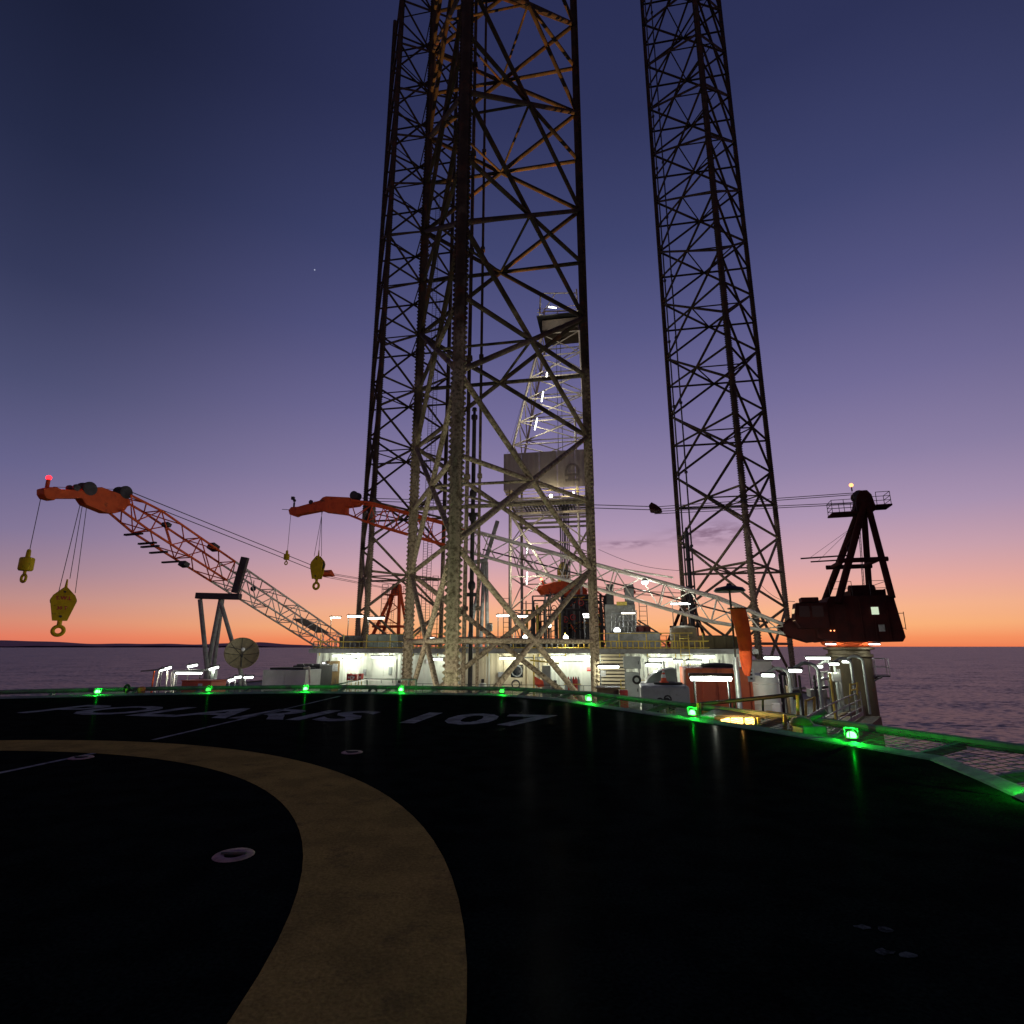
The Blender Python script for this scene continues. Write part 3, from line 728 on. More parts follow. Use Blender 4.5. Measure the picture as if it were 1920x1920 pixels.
def handrail(parent, pts, h=1.05, m='grey_steel', r=.022, closed=False, mids=(.5,)):
    """posts and rails as parts of another thing"""
    for q in pts: strut(parent, 'post', q, q + UP * h, r, m, 6)
    seq = list(zip(pts, pts[1:] + pts[:1] if closed else pts[1:]))
    for a_, b_ in seq:
        for z in [h] + [h * q for q in mids]: strut(parent, 'rail', a_ + UP * z, b_ + UP * z, r * .9, m, 6)

def crane(label, C, w, zb, apexz, footz, foot_u, head_px, lat_end, red_from, zbase, m_house, m_leg, rope_pts, detail=True, group='pedestal cranes', npan=20, topr=None):
    w = Vector((w.x, w.y, 0)).normalized(); s = Vector((w.y, -w.x, 0))
    if s.y < 0: s = -s
    L = lambda u, q, z: Vector((C.x, C.y, 0)) + w * u + s * q + UP * z
    M = Matrix((w, s, UP)).transposed()
    cr = thing('pedestal_crane', label, 'crane', Vector((C.x, C.y, zbase)), group)
    # pedestal
    mb = MB(); mb.lathe([(1.36, zbase), (1.36, zb - 1.05), (1.48, zb - 1.0), (1.48, zb - .85), (1.32, zb - .8), (1.32, zb - .55), (1.6, zb - .5), (1.6, zb - .38), (1.2, zb - .34)], (C.x, C.y, 0), 28); mb.build('pedestal', 'hull_paint' if detail else 'grey_steel', cr, smooth=True)
    mb = MB(); mb.lathe([(1.25, zb - .34), (1.6, zb - .2), (1.75, zb + .02)], (C.x, C.y, 0), 28); mb.build('slew_ring', 'crane_red', cr, smooth=True)
    # machinery house
    prof = [(-2.75, zb), (-2.95, zb + .3), (-2.6, zb + 3.1), (1.25, zb + 3.1), (1.55, zb + 2.6), (2.3, zb + 2.4), (2.3, zb + .25), (1.2, zb)]
    mb = MB(); mb.prism([L(u, -2.35, z) for u, z in prof], s * 4.7); ho = mb.build('machinery_house', m_house, cr, bevel=.06)
    for u in (-2.1, -1.3, -.5, .3, 1.1):
        mb = MB(); mb.box(L(u, -2.39, zb + 1.45), (.07, .08, 2.6), M); mb.build('rib', m_house, ho)
    # boom foot brackets
    for q in (-1.5, 1.5):
        mb = MB(); mb.prism([L(u, q - .12, z) for u, z in ((1.2, zb + .1), (2.4, zb + 2.3), (foot_u + .35, footz + .35), (foot_u + .35, footz - .3), (2.4, zb - .05))], s * .24); mb.build('foot_bracket', m_house, cr)
    # cab
    cz = zb + .9
    mb = MB(); pr_ = [(1.6, cz), (3.4, cz), (3.75, cz + .7), (3.55, cz + 1.75), (1.6, cz + 1.75)]
    mb.prism([L(u, -2.95, z) for u, z in pr_], s * 1.35); cab = mb.build('cab', m_house, cr, bevel=.04)
    mb = MB(); mb.box(L(2.6, -2.25, cz + 1.95), (1.1, 1.0, .36), M); mb.build('cab_roof_unit', m_house, cab, bevel=.05)
    for (u0, u1) in ((1.9, 2.6), (2.75, 3.4)):
        mb = MB(); mb.box(L((u0 + u1) / 2, -2.96, cz + 1.15), (u1 - u0, .03, .75), M); mb.build('pane', 'glass', cab)
    if detail:
        for zz in (cz + 1.18, cz + .72):
            mb = MB(); mb.box(L(3.66, -2.3, zz), (.05, .95, .34), M); mb.build('sky_pane', 'cab_sky_glow', cab)  # glowing pane stands in for the sky seen through the cab
    # house roof gear
    mb = MB(); mb.box(L(-1.5, .2, zb + 3.35), (2.2, 2.2, .5), M); mb.tube(L(-2.2, .2, zb + 3.6), L(-.6, .2, zb + 3.6), .45, 12); mb.build('winch_hood', m_house, cr, smooth=True)
    # gantry (A-frame)
    ap = L(-2.35, 0, apexz)
    for q in (-1, 1):
        strut(cr, 'gantry_leg', L(.85, q * 2.5, zb + 2.6), L(-2.2, q * .5, apexz - 1.0), .24, m_leg, 10)
        strut(cr, 'gantry_leg', L(-2.45, q * 2.5, zb + 2.9), L(-2.4, q * .5, apexz - 1.0), .22, m_leg, 10)
    zc = zb + 3.1 + (apexz - zb - 3.1) * .32
    for q in (-1, 1): strut(cr, 'gantry_beam', L(.35, q * 1.86, zc), L(-2.75, q * 1.86, zc), .17, m_leg, 8)
    for u in (0, -2.2): strut(cr, 'gantry_beam', L(u, -1.6, zc), L(u, 1.6, zc), .15, m_leg, 8)
    if detail:
        for (z0, z1, q) in ((zc + .3, zc + 1.5, 1), (zc + 1.4, zc + 2.6, -1), (zc + 2.5, zc + 3.6, 1)):
            f0 = (z0 - zb - 2.6) / (apexz - 1 - zb - 2.6); f1 = (z1 - zb - 2.6) / (apexz - 1 - zb - 2.6)
            strut(cr, 'gantry_brace', L(.75, -q * 2.1, zb + 2.6).lerp(L(-2.2, -q * .42, apexz - 1), f0), L(.75, q * 2.1, zb + 2.6).lerp(L(-2.2, q * .42, apexz - 1), f1), .07, m_leg, 6)
    mb = MB(); mb.prism([L(u, -.55, z) for u, z in ((-2.95, apexz - 1.5), (-2.75, apexz - .35), (-2.5, apexz), (-2.1, apexz), (-1.85, apexz - .35), (-1.5, apexz - 1.5))], s * 1.1); hd = mb.build('gantry_head', m_leg, cr, bevel=.04)
    for q in (-.3, .3): sheave(hd, L(-2.0, q, apexz - .35), .42, .09, s)
    if detail:
        pf = lambda u0, u1, z: MB().box(L((u0 + u1) / 2, 0, z), (u1 - u0, 1.5, .12), M)
        a1_ = pf(-1.7, .05, apexz - 1.65).build('head_platform', m_leg, cr)
        handrail(a1_, [L(-1.6, .7, apexz - 1.6), L(-.8, .7, apexz - 1.6), L(0, .7, apexz - 1.6), L(0, -.7, apexz - 1.6), L(-.8, -.7, apexz - 1.6), L(-1.6, -.7, apexz - 1.6)], .95, 'dark_steel', .025, mids=(.33, .66))
        a2_ = pf(-3.9, -2.9, apexz - 1.25).build('head_platform', m_leg, cr)
        handrail(a2_, [L(-2.95, .7, apexz - 1.2), L(-3.85, .7, apexz - 1.2), L(-3.85, -.7, apexz - 1.2), L(-2.95, -.7, apexz - 1.2)], .95, 'dark_steel', .025, mids=(.33, .66))
        strut(cr, 'spreader_pole', L(-.6, -1.2, zc + .45), L(2.6, -1.2, zc + .35), .06, m_leg, 6)
        strut(cr, 'spreader_pole', L(-.6, 1.2, zc + .45), L(1.5, 1.2, zc + .4), .06, m_leg, 6)
        strut(cr, 'guy_wire', L(2.0, -1.2, zc + .37), L(-1.4, -.4, apexz - 2.6), .012, 'rope', 4)
        strut(cr, 'guy_wire', L(1.0, 1.2, zc + .42), L(-1.4, .4, apexz - 2.6), .012, 'rope', 4)
        for q in (0, .35): strut(cr, 'ladder_rail', L(-1.5, q, zb + 3.1), L(-1.9, q, apexz - 1.6), .025, 'dark_steel', 6)
        mb = MB()
        for i in range(24): a_ = L(-1.5, 0, zb + 3.1).lerp(L(-1.9, 0, apexz - 1.6), i / 24); mb.tube(a_, a_ + s * .35, .014, 4)
        mb.build('ladder_rungs', 'dark_steel', cr)
        rp = [L(1.2, -2.2, zb + 3.1), L(.5, -2.2, zb + 3.1), L(-.2, -2.2, zb + 3.1)]
        handrail(cr, rp, 1.0, 'dark_steel', .022)
        handrail(cr, [L(-.4, 2.2, zb + 3.1), L(-1.5, 2.2, zb + 3.1), L(-2.5, 2.2, zb + 3.1), L(-2.5, -2.2, zb + 3.1), L(-1.3, -2.2, zb + 3.1)], 1.0, 'dark_steel', .022)
        for z in (zb + .9, zb + 1.9): strut(cr, 'grab_rail', L(-2.8, -1.6, z), L(-3.25, -1.6, z), .025, 'dark_steel', 6)
        strut(cr, 'grab_rail', L(-3.25, -1.6, zb + .8), L(-3.25, -1.6, zb + 2.0), .025, 'dark_steel', 6)
        mb = MB(); mb.box(L(-1.35, -2.42, zb + 2.05), (.42, .06, .5), M); mb.build('lit_window', 'window_glow', cr)
        mb = MB(); mb.box(L(-1.6, -2.42, zb + .9), (.35, .06, .45), M); mb.build('vent', 'grey_steel', cr)
        for u in (1.28, 1.5):
            mb = MB(); mb.sphere(L(u, -2.48, zb + .75), .05, 8, 6); mb.build('marker_light', 'orange_lens', cr)
        for u in (1.5, -1.15):
            mb = MB(); mb.box(L(u, -1.9, zb - .08), (.7, .3, .1), M); lf = mb.build('flood_housing', 'dark_steel', cr)
            mb = MB(); mb.box(L(u, -1.95, zb - .16), (.6, .24, .06), M); mb.build('flood_lens', 'flood_dim', lf); plight(cr, L(u, -1.95, zb - .25), 45, (.95, 1, 1))
    # boom in its vertical plane
    foot = L(foot_u, 0, footz); pt = lambda x, y: PP(x, y, foot, s)
    end = pt(*lat_end)
    d = (end - foot); dn = d.normalized(); upb = s.cross(dn); upb = upb if upb.z > 0 else -upb
    Lb = d.length
    c1 = foot + d * .13; c2 = foot + d * red_from; c3 = foot + d * .93
    H = .95
    lattice(cr, foot, c1, .30, H, s, upb, 'boom_white', 3)
    n1_ = max(4, round(npan * (red_from - .13))); n2_ = max(3, round(npan * (.93 - red_from)))
    lattice(cr, c1, c2, H, H, s, upb, 'boom_white', n1_)
    lattice(cr, c2, c3, H, H, s, upb, 'crane_red', n2_)
    lattice(cr, c3, end, H, .7, s, upb, 'crane_red', 2)
    # solid head and jib, two cheek plates with a web between
    hp = [pt(*q) for q in head_px]
    mb = MB(); mb.prism([q - s * .38 for q in hp], s * .76); head = mb.build('boom_head', 'crane_red', cr, bevel=.05)
    if topr:
        for (x, y, r_, kind) in topr:
            q = pt(x, y)
            if kind == 's':
                for z in (-.35, .35): sheave(head, q + s * z, r_, .08, s)
            else:
                mb = MB(); mb.box(q, (r_ * 1.3, .7, r_ * .9), Matrix((dn, s, upb)).transposed()); mb.build('rope_roller', 'dark_steel', cr, bevel=.05)
    # pendants, bridle block, luffing ropes
    a_, b_ = (pt(*q) for q in rope_pts)
    for q in (-.6, .6): strut(cr, 'pendant', a_ + s * q, b_ + s * q, .035, 'rope', 6)
    mb = MB(); mb.prism([b_ + dn * u + upb * z - s * .7 for u, z in ((-.4, -.24), (.25, -.3), (.38, 0), (.25, .32), (-.2, .2), (-.7, -.05))], s * 1.4); mb.build('bridle_block', 'crane_maroon' if m_house == 'crane_maroon' else 'crane_red', cr, bevel=.05)
    for q in (-.45, .45):
        for z in (.0, -.75): strut(cr, 'luffing_rope', b_ + s * q + UP * (z * .5), ap + s * q * .6 + UP * (z - .1), .028, 'rope', 6)
    return dict(cr=cr, L=L, s=s, w=w, pt=pt, foot=foot, dn=dn, upb=upb, d=d, M=M)

# starboard crane (maroon house, boom lying across the rig)
CS = Vector((24.0, 41.5, 0)); WS = Vector((-.956, .293, 0))
hs = [(545, 958), (550, 952), (562, 951.5), (603, 940), (609, 934), (615, 932), (658, 934), (680, 942), (672, 949), (651, 952), (651, 966), (644, 965), (612, 961), (604, 958), (562, 966), (555, 969), (547, 966)]
S = crane('maroon pedestal crane at the deck edge, its long boom laid across the rig', CS, WS, 1.95, 12.9, 2.85, 3.95, hs, (660, 953), .69, DECK - 7, 'crane_maroon', 'crane_maroon', ((664, 936), (1226, 953)), npan=19,
          topr=[(667, 930, .42, 's'), (587, 943, .22, 's'), (780, 960, .3, 'r')])
ptS = S['pt']
for x in (593, 600, 605): strut(S['cr'], 'hoist_rope', ptS(604, 956) + S['w'] * ((x - 600) * .01), ptS(597 + (x - 600) * 1.15, 1043), .022, 'rope', 6)
strut(S['cr'], 'hoist_rope', ptS(545.5, 962), ptS(539, 1032), .022, 'rope', 6)
hook_block('smaller looking yellow hook block hanging below the boom tip beside the far leg', ptS(597, 1045), .92, S['w'])
ball_hook('small yellow ball hook hanging from the boom tip beside the far leg', ptS(538.5, 1032), .62)
mb = MB(); q = ptS(551, 951); mb.tube(q, q + UP * .5, .1, 8); mb.sphere(q + UP * .7, .16); mb.box(q + UP * .95 - S['w'] * -.2, (.3, .3, .3)); mb.build('tip_beacon', 'dark_steel', S['cr'], smooth=True)
strut(S['cr'], 'tip_antenna', ptS(545, 956), ptS(529, 955), .03, 'dark_steel', 6)
q = S['L'](-2.0, -.4, 12.9); mb = MB(); mb.tube(q + S['w'] * .45, q + S['w'] * .45 + UP * .35, .05, 6); bl = mb.build('beacon_stem', 'dark_steel', S['cr'])
mb = MB(); mb.sphere(q + S['w'] * .45 + UP * .48, .15); mb.build('beacon_lens', 'orange_lens', bl, smooth=True)
# work lamp and cable tray under the white part of the boom
q = ptS(1209, 1090); mb = MB(); mb.sphere(q, .26, 12, 8); wl = mb.build('work_lamp_shade', 'grey_steel', S['cr'], smooth=True)
mb = MB(); mb.sphere(q - UP * .05, .27, 12, 8, .8); mb.build('work_lamp_lens', 'flood_dim', wl, smooth=True); plight(S['cr'], q - UP * .45, 90, (1, .98, .9))
mb = MB(); mb.bar(ptS(1170, 1068) , ptS(1262, 1083), .9, .05); mb.build('boom_walkway', 'boom_white', S['cr'])
strut(S['cr'], 'service_line', ptS(905, 1030), ptS(1440, 1168), .07, 'dark_steel', 6)

# port crane (red boom reaching towards the viewer)
tipP = Vector((-31.5, 36.5, 0)); AP = Vector((-16.2, 80, 0)); WP = (tipP - AP).normalized()
CP = AP + WP * 2.35
hp_ = [(75, 917), (86, 914), (100, 914), (108, 918), (150, 920), (160, 915), (185, 914), (220, 927), (240, 940), (228, 958), (210, 963), (192, 962), (155, 947), (148, 937), (147, 935), (100, 935), (95, 939), (80, 935), (75, 927)]
Pc = crane('red and white lattice crane whose boom lies in the tall steel rest', CP, WP, -1.6, 10.2, -.75, 3.95, hp_, (224, 944), .70, DECK - 7, 'crane_red', 'crane_red', ((236, 924), (613, 1075)), npan=19,
           topr=[(137, 915, .24, 's'), (162, 917, .5, 's'), (230, 924, .5, 's'), (312, 984, .35, 'r'), (400, 1026, .6, 'r'), (345, 1058, .45, 'r')])
ptP = Pc['pt']
for (x0, y0, x1, y1) in ((150, 947, 110, 1110), (154, 950, 131, 1085), (162, 953, 141, 1112)): strut(Pc['cr'], 'hoist_rope', ptP(x0, y0), ptP(x1, y1), .022, 'rope', 6)
strut(Pc['cr'], 'hoist_rope', ptP(76, 936), ptP(56, 1030), .022, 'rope', 6)
hook_block('large yellow hook block hanging beside the boom rest, rating marks on its plates', ptP(123, 1105), .92, Vector((.80, .60, 0)), rated=([('S.W.L', -.78, .36), ('30 T', -1.5, .32)], 1))
ball_hook('small yellow ball hook hanging under the red beacon', ptP(55, 1030), .92)
q = ptP(88, 914); mb = MB(); mb.tube(q, q + UP * .55, .12, 10); bs = mb.build('beacon_stem', 'crane_red', Pc['cr'], smooth=True)
mb = MB(); mb.sphere(q + UP * .68, .17); mb.build('beacon_lens', 'red_lens', bs, smooth=True); plight(Pc['cr'], q + UP * .95, 60, (1, .03, .05))
strut(Pc['cr'], 'head_wire', ptP(100, 913), ptP(230, 918), .02, 'rope', 6)
for (x, y, dx) in ((250, 1004, 42), (276, 1021, 48), (281, 1027, 46), (297, 1038, 46), (320, 1056, 50)):
    q = ptP(x, y); mb = MB(); q = q + Pc['upb'] * .12; mb.bar(q - Pc['s'] * .85, q + Pc['s'] * .98, .22, .14); mb.build('boom_step', 'rubber', Pc['cr'])
mb = MB(); q = ptP(475, 1100); mb.tube(q + UP * .6, q, .04, 6); mb.sphere(q - UP * .2, .26); mb.build('boom_lantern', 'dark_steel', Pc['cr'], smooth=True)
mb = MB(); mb.bar(ptP(560, 1160), ptP(605, 1186), 1.7, .06); mb.build('boom_walkway', 'boom_white', Pc['cr'])

# aft crane, lowered boom behind the derrick foot
CA = P(1278, 1150, 88); CA.z = 0; tA = P(1012, 1104, 66)
WA = Vector((tA.x - CA.x, tA.y - CA.y, 0)).normalized()
ha = [(1010, 1106), (1014, 1098), (1040, 1091), (1060, 1090), (1085, 1096), (1098, 1108), (1092, 1124), (1062, 1120), (1040, 1112), (1018, 1116)]
A3 = crane('far red crane with lowered boom beyond the derrick foot', CA, WA, -1.0, 9.9, -.3, 3.95, ha, (1088, 1110), .45, DECK - 7, 'crane_red', 'crane_maroon', ((1090, 1098), (1180, 1108)), detail=False, npan=14)
q = A3['pt'](1015, 1086); mb = MB(); mb.tube(q, A3['pt'](1020, 1097), .1, 6); b3 = mb.build('beacon_stem', 'crane_red', A3['cr'])
mb = MB(); mb.sphere(q, .17); mb.build('beacon_lens', 'red_small', b3, smooth=True)

# boom rests
def px_bar(root, name, a, b_, Yd, wpx, m, depth=None):
    p0 = P(*a, Yd); p1 = P(*b_, Yd); w_ = wpx * Yd / 1060
    mb = MB(); x, y, dd = frame(p1 - p0, Vector((0, 1, 0)))
    mb.box((p0 + p1) / 2, (w_, depth or w_, (p1 - p0).length), Matrix((x, y, dd)).transposed())
    return mb.build(name, m, root, bevel=.04)
q = P(400, 1300, 50); q.z = DECK
br = thing('boom_rest', 'tall grey steel boom rest on splayed legs cradling the red boom', 'boom rest', q)
px_bar(br, 'cradle_beam', (369, 1117), (451, 1119), 50, 11, 'dark_steel', .6)
px_bar(br, 'cradle_horn', (441, 1112), (460, 1045), 50, 13, 'dark_steel', .45)
def leg_to_deck(root, a, b_, Yd, r, m):
    p0 = P(*a, Yd); p1 = P(*b_, Yd); dd = p1 - p0; p2 = p0 + dd * ((DECK - p0.z) / dd.z)
    strut(root, 'leg', p0, p2, r, m, 10)
leg_to_deck(br, (375, 1124), (390, 1270), 50, .19, 'grey_steel')
leg_to_deck(br, (414, 1124), (386, 1270), 50.6, .2, 'grey_steel')
leg_to_deck(br, (417, 1124), (398, 1270), 52.5, .18, 'grey_steel')
leg_to_deck(br, (414, 1130), (456, 1275), 49.6, .17, 'grey_steel')
q = P(895, 1212, 49); q.z = ROOF
br2 = thing('boom_rest', 'dark boom rest with slanted horn standing on the deckhouse roof', 'boom rest', q)
px_bar(br2, 'cradle_horn', (933, 977), (910, 1052), 49, 7.5, 'grey_steel', .4)
px_bar(br2, 'cradle_beam', (880, 1056), (914, 1050), 49, 7, 'grey_steel', .6)
for a, b_ in (((908, 1054), (901, 1212)), ((906, 1054), (876, 1212)), ((912, 1054), (914, 1212))):
    p0 = P(*a, 49); p1 = P(*b_, 49); p1.z = ROOF; strut(br2, 'leg', p0, p1, .16, 'grey_steel', 10)

# ================================================================== DERRICK
DB = Vector((5.5, 75, 0))
ZF = 2.0
def interp(z, tab):
    for (z0, v0), (z1, v1) in zip(tab, tab[1:]):
        if z <= z1: return v0 + (v1 - v0) * max(0, (z - z0)) / (z1 - z0)
    return tab[-1][1]
TL = [(0, -5.0), (22, -5.0), (28, -4.7), (45.2, -.9), (60, -.9)]
TR = [(0, 5.0), (28, 4.95), (45.2, 4.5), (60, 4.5)]
TD = [(0, 4.6), (22, 4.6), (45.2, 2.2), (60, 2.2)]
def dcor(i, z):
    r_ = interp(z, TL) if i in (0, 3) else interp(z, TR); a_ = interp(z, TD) * (-1 if i in (0, 1) else 1)
    return DB + RX * r_ + AX * a_ + UP * z
der = thing('derrick', 'tall lit drilling derrick with tapered lattice top and grey wind wall', 'derrick', DB + UP * ZF)
lv = [ZF, 6, 10.2, 14.4, 18.4, 22.2, 25, 28, 31.4, 34.8, 38.2, 41.6, 45.2]
for k, (z0, z1) in enumerate(zip(lv, lv[1:])):
    for i in range(4):
        j = (i + 1) % 4
        strut(der, 'mast_leg', dcor(i, z0), dcor(i, z1), .20 if z0 < 22 else .16, 'derrick_steel', 8)
        strut(der, 'girt', dcor(i, z1), dcor(j, z1), .085, 'derrick_steel', 6)
        if z0 >= 22 or (i != 0 and k % 1 == 0):
            if (k + i) % 2 or z0 > 27: strut(der, 'cross_brace', dcor(i, z0), dcor(j, z1), .075, 'derrick_steel', 6)
            if not (k + i) % 2 or z0 > 27: strut(der, 'cross_brace', dcor(j, z0), dcor(i, z1), .075, 'derrick_steel', 6)
        elif i == 0:
            m_ = (dcor(0, z1) + dcor(1, z1)) / 2
            if k in (1, 3): strut(der, 'cross_brace', dcor(0, z0), m_, .09, 'derrick_steel', 6); strut(der, 'cross_brace', dcor(1, z0), m_, .09, 'derrick_steel', 6)
# big raking braces seen through the open front
for a_, b_ in (((1, ZF), (0, 18.4)), ((3, ZF), (2, 18.4)), ((2, ZF), (3, 14.4))): strut(der, 'raking_brace', dcor(*a_), dcor(*b_), .16, 'derrick_steel', 8)
# crown
cc = (dcor(0, 46) + dcor(2, 46)) / 2
mb = MB(); mb.box(Vector((cc.x, cc.y, 46.6)), (5.2, 4.4, 1.6), RIGM); cb = mb.build('crown_deck', 'crown_brown', der, bevel=.05)
mb = MB(); mb.box(Vector((cc.x, cc.y, 47.8)), (6.6, 5.6, .18), RIGM); mb.build('crown_grating', 'dark_steel', cb)
def cw(r_, a_, z): return Vector((cc.x, cc.y, 0)) + RX * r_ + AX * a_ + UP * z
for (r_, a_) in ((-2.9, -2.4), (2.6, -2.4), (-2.9, 2.4), (2.6, 2.4)): strut(der, 'crown_post', cw(r_, a_, 47.8), cw(r_ * .95, a_ * .9, 51.9), .13, 'derrick_steel', 6)
for a_ in (-2.3, 2.3): strut(der, 'crown_beam', cw(-2.8, a_, 51.8), cw(2.6, a_, 51.2), .09, 'derrick_steel', 6)
for a_ in (-2.3, 2.3): strut(der, 'crown_brace', cw(-2.8, a_, 48), cw(-.6, a_, 51.5), .07, 'derrick_steel', 6)
for z in (48.4, 48.95): strut(der, 'crown_rail', cw(-3.2, -2.7, z), cw(3.2, -2.7, z), .03, 'yellow', 6)
for k in range(5):
    mb = MB(); mb.lathe([(.15, -.05), (.62, -.05), (.7, -.03), (.6, 0), (.7, .03), (.62, .05), (.15, .05)], cw(-.5 + .3 * k, 0, 48.6), 16, RX); mb.build('crown_sheave', 'derrick_steel', der, smooth=True)
# wind wall round the racking platform, ribbed panels
ww0 = PP(945, 852, DB - AX * 5.6, AX); ww1 = PP(1112, 850, DB - AX * 5.6, AX)
wzt = P(1000, 849, 70).z; wzb = P(1000, 917, 70).z
npn = 5; WL = (ww1 - ww0).dot(RX)
for i in range(npn):
    p0 = Vector((ww0.x, ww0.y, 0)) + RX * (WL * i / npn + .01); wd = WL / npn - .02
    mb = MB(); nn_ = 8
    for j in range(nn_ + 1):
        off = .012 if j % 2 else 0
        q = p0 + RX * (wd * j / nn_) - AX * off
        mb.v += [q + UP * (wzb - (.0 if i else 0)), q + UP * wzt]
    for j in range(nn_): mb.f.append((2 * j, 2 * j + 2, 2 * j + 3, 2 * j + 1))
    mb.build('wind_panel', 'wind_wall', der)
for i in range(4):
    p0 = Vector((ww0.x, ww0.y, 0)) + AX * (i * 2.75 + .02)
    mb = MB(); mb.box(p0 + AX * 1.36 + UP * (wzb + wzt) / 2, (.08, 2.7, wzt - wzb), RIGM); mb.build('wind_panel', 'wind_wall', der)
strut(der, 'wall_corner', Vector((ww0.x, ww0.y, wzb)), Vector((ww0.x, ww0.y, 0)) + RX * .9 + UP * (wzb - 1.6) , .06, 'derrick_steel', 6)
# rotated mark on the wind wall
tb = PP(1087, 915, DB - AX * 5.72, AX)
lettering('wall_mark', 'ID', 2.6, 'ink_wall', der, Matrix.Translation(tb + UP * .8) @ Matrix((UP, -RX, -AX)).transposed().to_4x4(), .02)
# racking board platform under the wall
for k in range(9):
    mb = MB(); mb.box(DB + AX * (-5 + 1.25 * k) + UP * (wzb - 1.1), (11.2, .35, .18), RIGM); mb.build('board_beam', 'derrick_steel', der)
for r_ in (-5.4, 5.4):
    mb = MB(); mb.box(DB + RX * r_ + UP * (wzb - 1.3), (.2, 10.4, .3), RIGM); mb.build('board_beam', 'derrick_steel', der)
for z in (wzb - .2, wzb - .6):
    strut(der, 'board_rail', DB + RX * -5.6 - AX * 5.2 + UP * z, DB + RX * 5.6 - AX * 5.2 + UP * z, .035, 'yellow', 6)
mb = MB()
for k in range(17): mb.box(DB + RX * (-3.2 + k * .4) - AX * 3.0 + UP * (wzb - 2.0), (.12, 3.6, .14), RIGM)
mb.build('finger_board', 'dark_steel', der)
for k in range(4):
    mb = MB(); mb.box(DB + AX * (-4.6 + 3 * k) + UP * (wzb - 3.0), (10.4, .28, .28), RIGM); mb.build('board_beam', 'derrick_steel', der)
# drill pipe, travelling block, standpipe
for k in range(6): strut(der, 'drill_pipe', DB + RX * (1.2 + .22 * k) - AX * 1.5 + UP * ZF, DB + RX * (1.2 + .22 * k) - AX * 1.5 + UP * (wzb - 1 + .6 * (k % 3)), .075, 'dark_steel', 6)
strut(der, 'standpipe', DB + RX * 3.9 - AX * 4.0 + UP * ZF, DB + RX * 3.6 - AX * 3.4 + UP * 33, .16, 'boom_white', 8)
strut(der, 'drilling_line', DB + RX * 1.0 + UP * 12, Vector((cc.x - .8, cc.y, 46)), .04, 'rope', 6)
strut(der, 'drilling_line', DB + RX * 1.6 + UP * 12, Vector((cc.x - .2, cc.y, 46)), .04, 'rope', 6)
mb = MB(); mb.lathe([(.1, 9), (.5, 9.4), (.8, 10.4), (.8, 11.6), (.4, 12.4), (.1, 12.6)], DB + RX * 1.3, 12); mb.build('travelling_block', 'yellow', der, smooth=True)
strut(der, 'guy_line', P(1012, 640, 71), P(952, 850, 69), .02, 'rope', 4)
strut(der, 'guy_line', P(1016, 640, 71), P(958, 850, 69), .02, 'rope', 4)
# drill floor box under the derrick and the cantilever that carries it
dfm = thing('drill_floor', 'dark drill floor and cantilever box under the derrick', 'drill floor', DB + UP * DECK)
mb = MB(); mb.box(DB + UP * ((DECK + ZF) / 2 + .2), (12.5, 11.5, ZF - DECK - .6), RIGM); mb.build('substructure', 'deck_plate', dfm, bevel=.05)
mb = MB(); mb.box(DB + UP * (ZF - .05), (13.4, 12.6, .3), RIGM); mb.build('floor_plate', 'dark_steel', dfm)
for r_ in (-5.2, 5.2):
    mb = MB(); mb.bar(DB + RX * r_ - AX * 16 + UP * (DECK + 1.4), DB + RX * r_ + AX * 8 + UP * (DECK + 1.4), .9, 2.6); mb.build('cantilever_beam', 'grey_steel', dfm)
# doghouse and gear on the floor
def gear(name, label, cat, px0, py0, px1, py1, Yd, m, depth=1.6, group=None, bev=.04, zbase=None, rig=True):
    """boxy machine spanning pixel rectangle at forward distance Yd, standing on zbase"""
    a_ = P(px0, py1, Yd); b_ = P(px1, py0, Yd)
    z0 = a_.z if zbase is None else zbase; z1 = b_.z
    c = Vector(((a_.x + b_.x) / 2, Yd + depth / 2, 0)); w_ = b_.x - a_.x
    t_ = thing(name, label, cat, Vector((c.x, c.y, z0)), group)
    mb = MB(); mb.box(c + UP * (z0 + z1) / 2, (w_, depth, z1 - z0), RIGM if rig else None)
    body = mb.build('body', m, t_, bevel=bev)
    return t_, body, c, w_, z0, z1
t_, bd, c, w_, z0, z1 = gear('doghouse', 'dark doghouse cabin on the drill floor under the red boom', 'cabin', 1062, 1118, 1112, 1186, 69.5, 'dark_steel', 2.4, zbase=ZF + .1)
mb = MB(); mb.box(c + UP * (z1 + .1), (w_ + .5, 3.0, .18), RIGM); mb.build('roof', 'grey_steel', t_)
for dx in (-.8, .6):
    mb = MB(); mb.box(c + RX * dx - AX * 1.22 + UP * (z0 + 1.9), (.8, .05, .7), RIGM); mb.build('window', 'glass', t_)
rn = random.Random(11)
pm = thing('pipe_manifold', 'tangle of standing pipes, valves and yellow rails at the foot of the derrick', 'pipework', P(1070, 1190, 66))
for k in range(44):
    x = rn.uniform(985, 1140); y1 = rn.uniform(1110, 1165); Yd = rn.uniform(64, 68)
    a_ = P(x, 1200, Yd); a_.z = ROOF; b_ = P(x, y1, Yd); b_.x = a_.x
    strut(pm, 'pipe', a_, b_, rn.choice((.07, .1, .14)), rn.choice(('dark_steel', 'grey_steel', 'yellow', 'dark_steel')), 8)
    if k % 2:
        e_ = P(x + rn.uniform(14, 40), y1, Yd); strut(pm, 'pipe', b_, e_, .08, 'dark_steel', 8)
        strut(pm, 'pipe', e_, Vector((e_.x, e_.y, ROOF)), .08, 'dark_steel', 8)
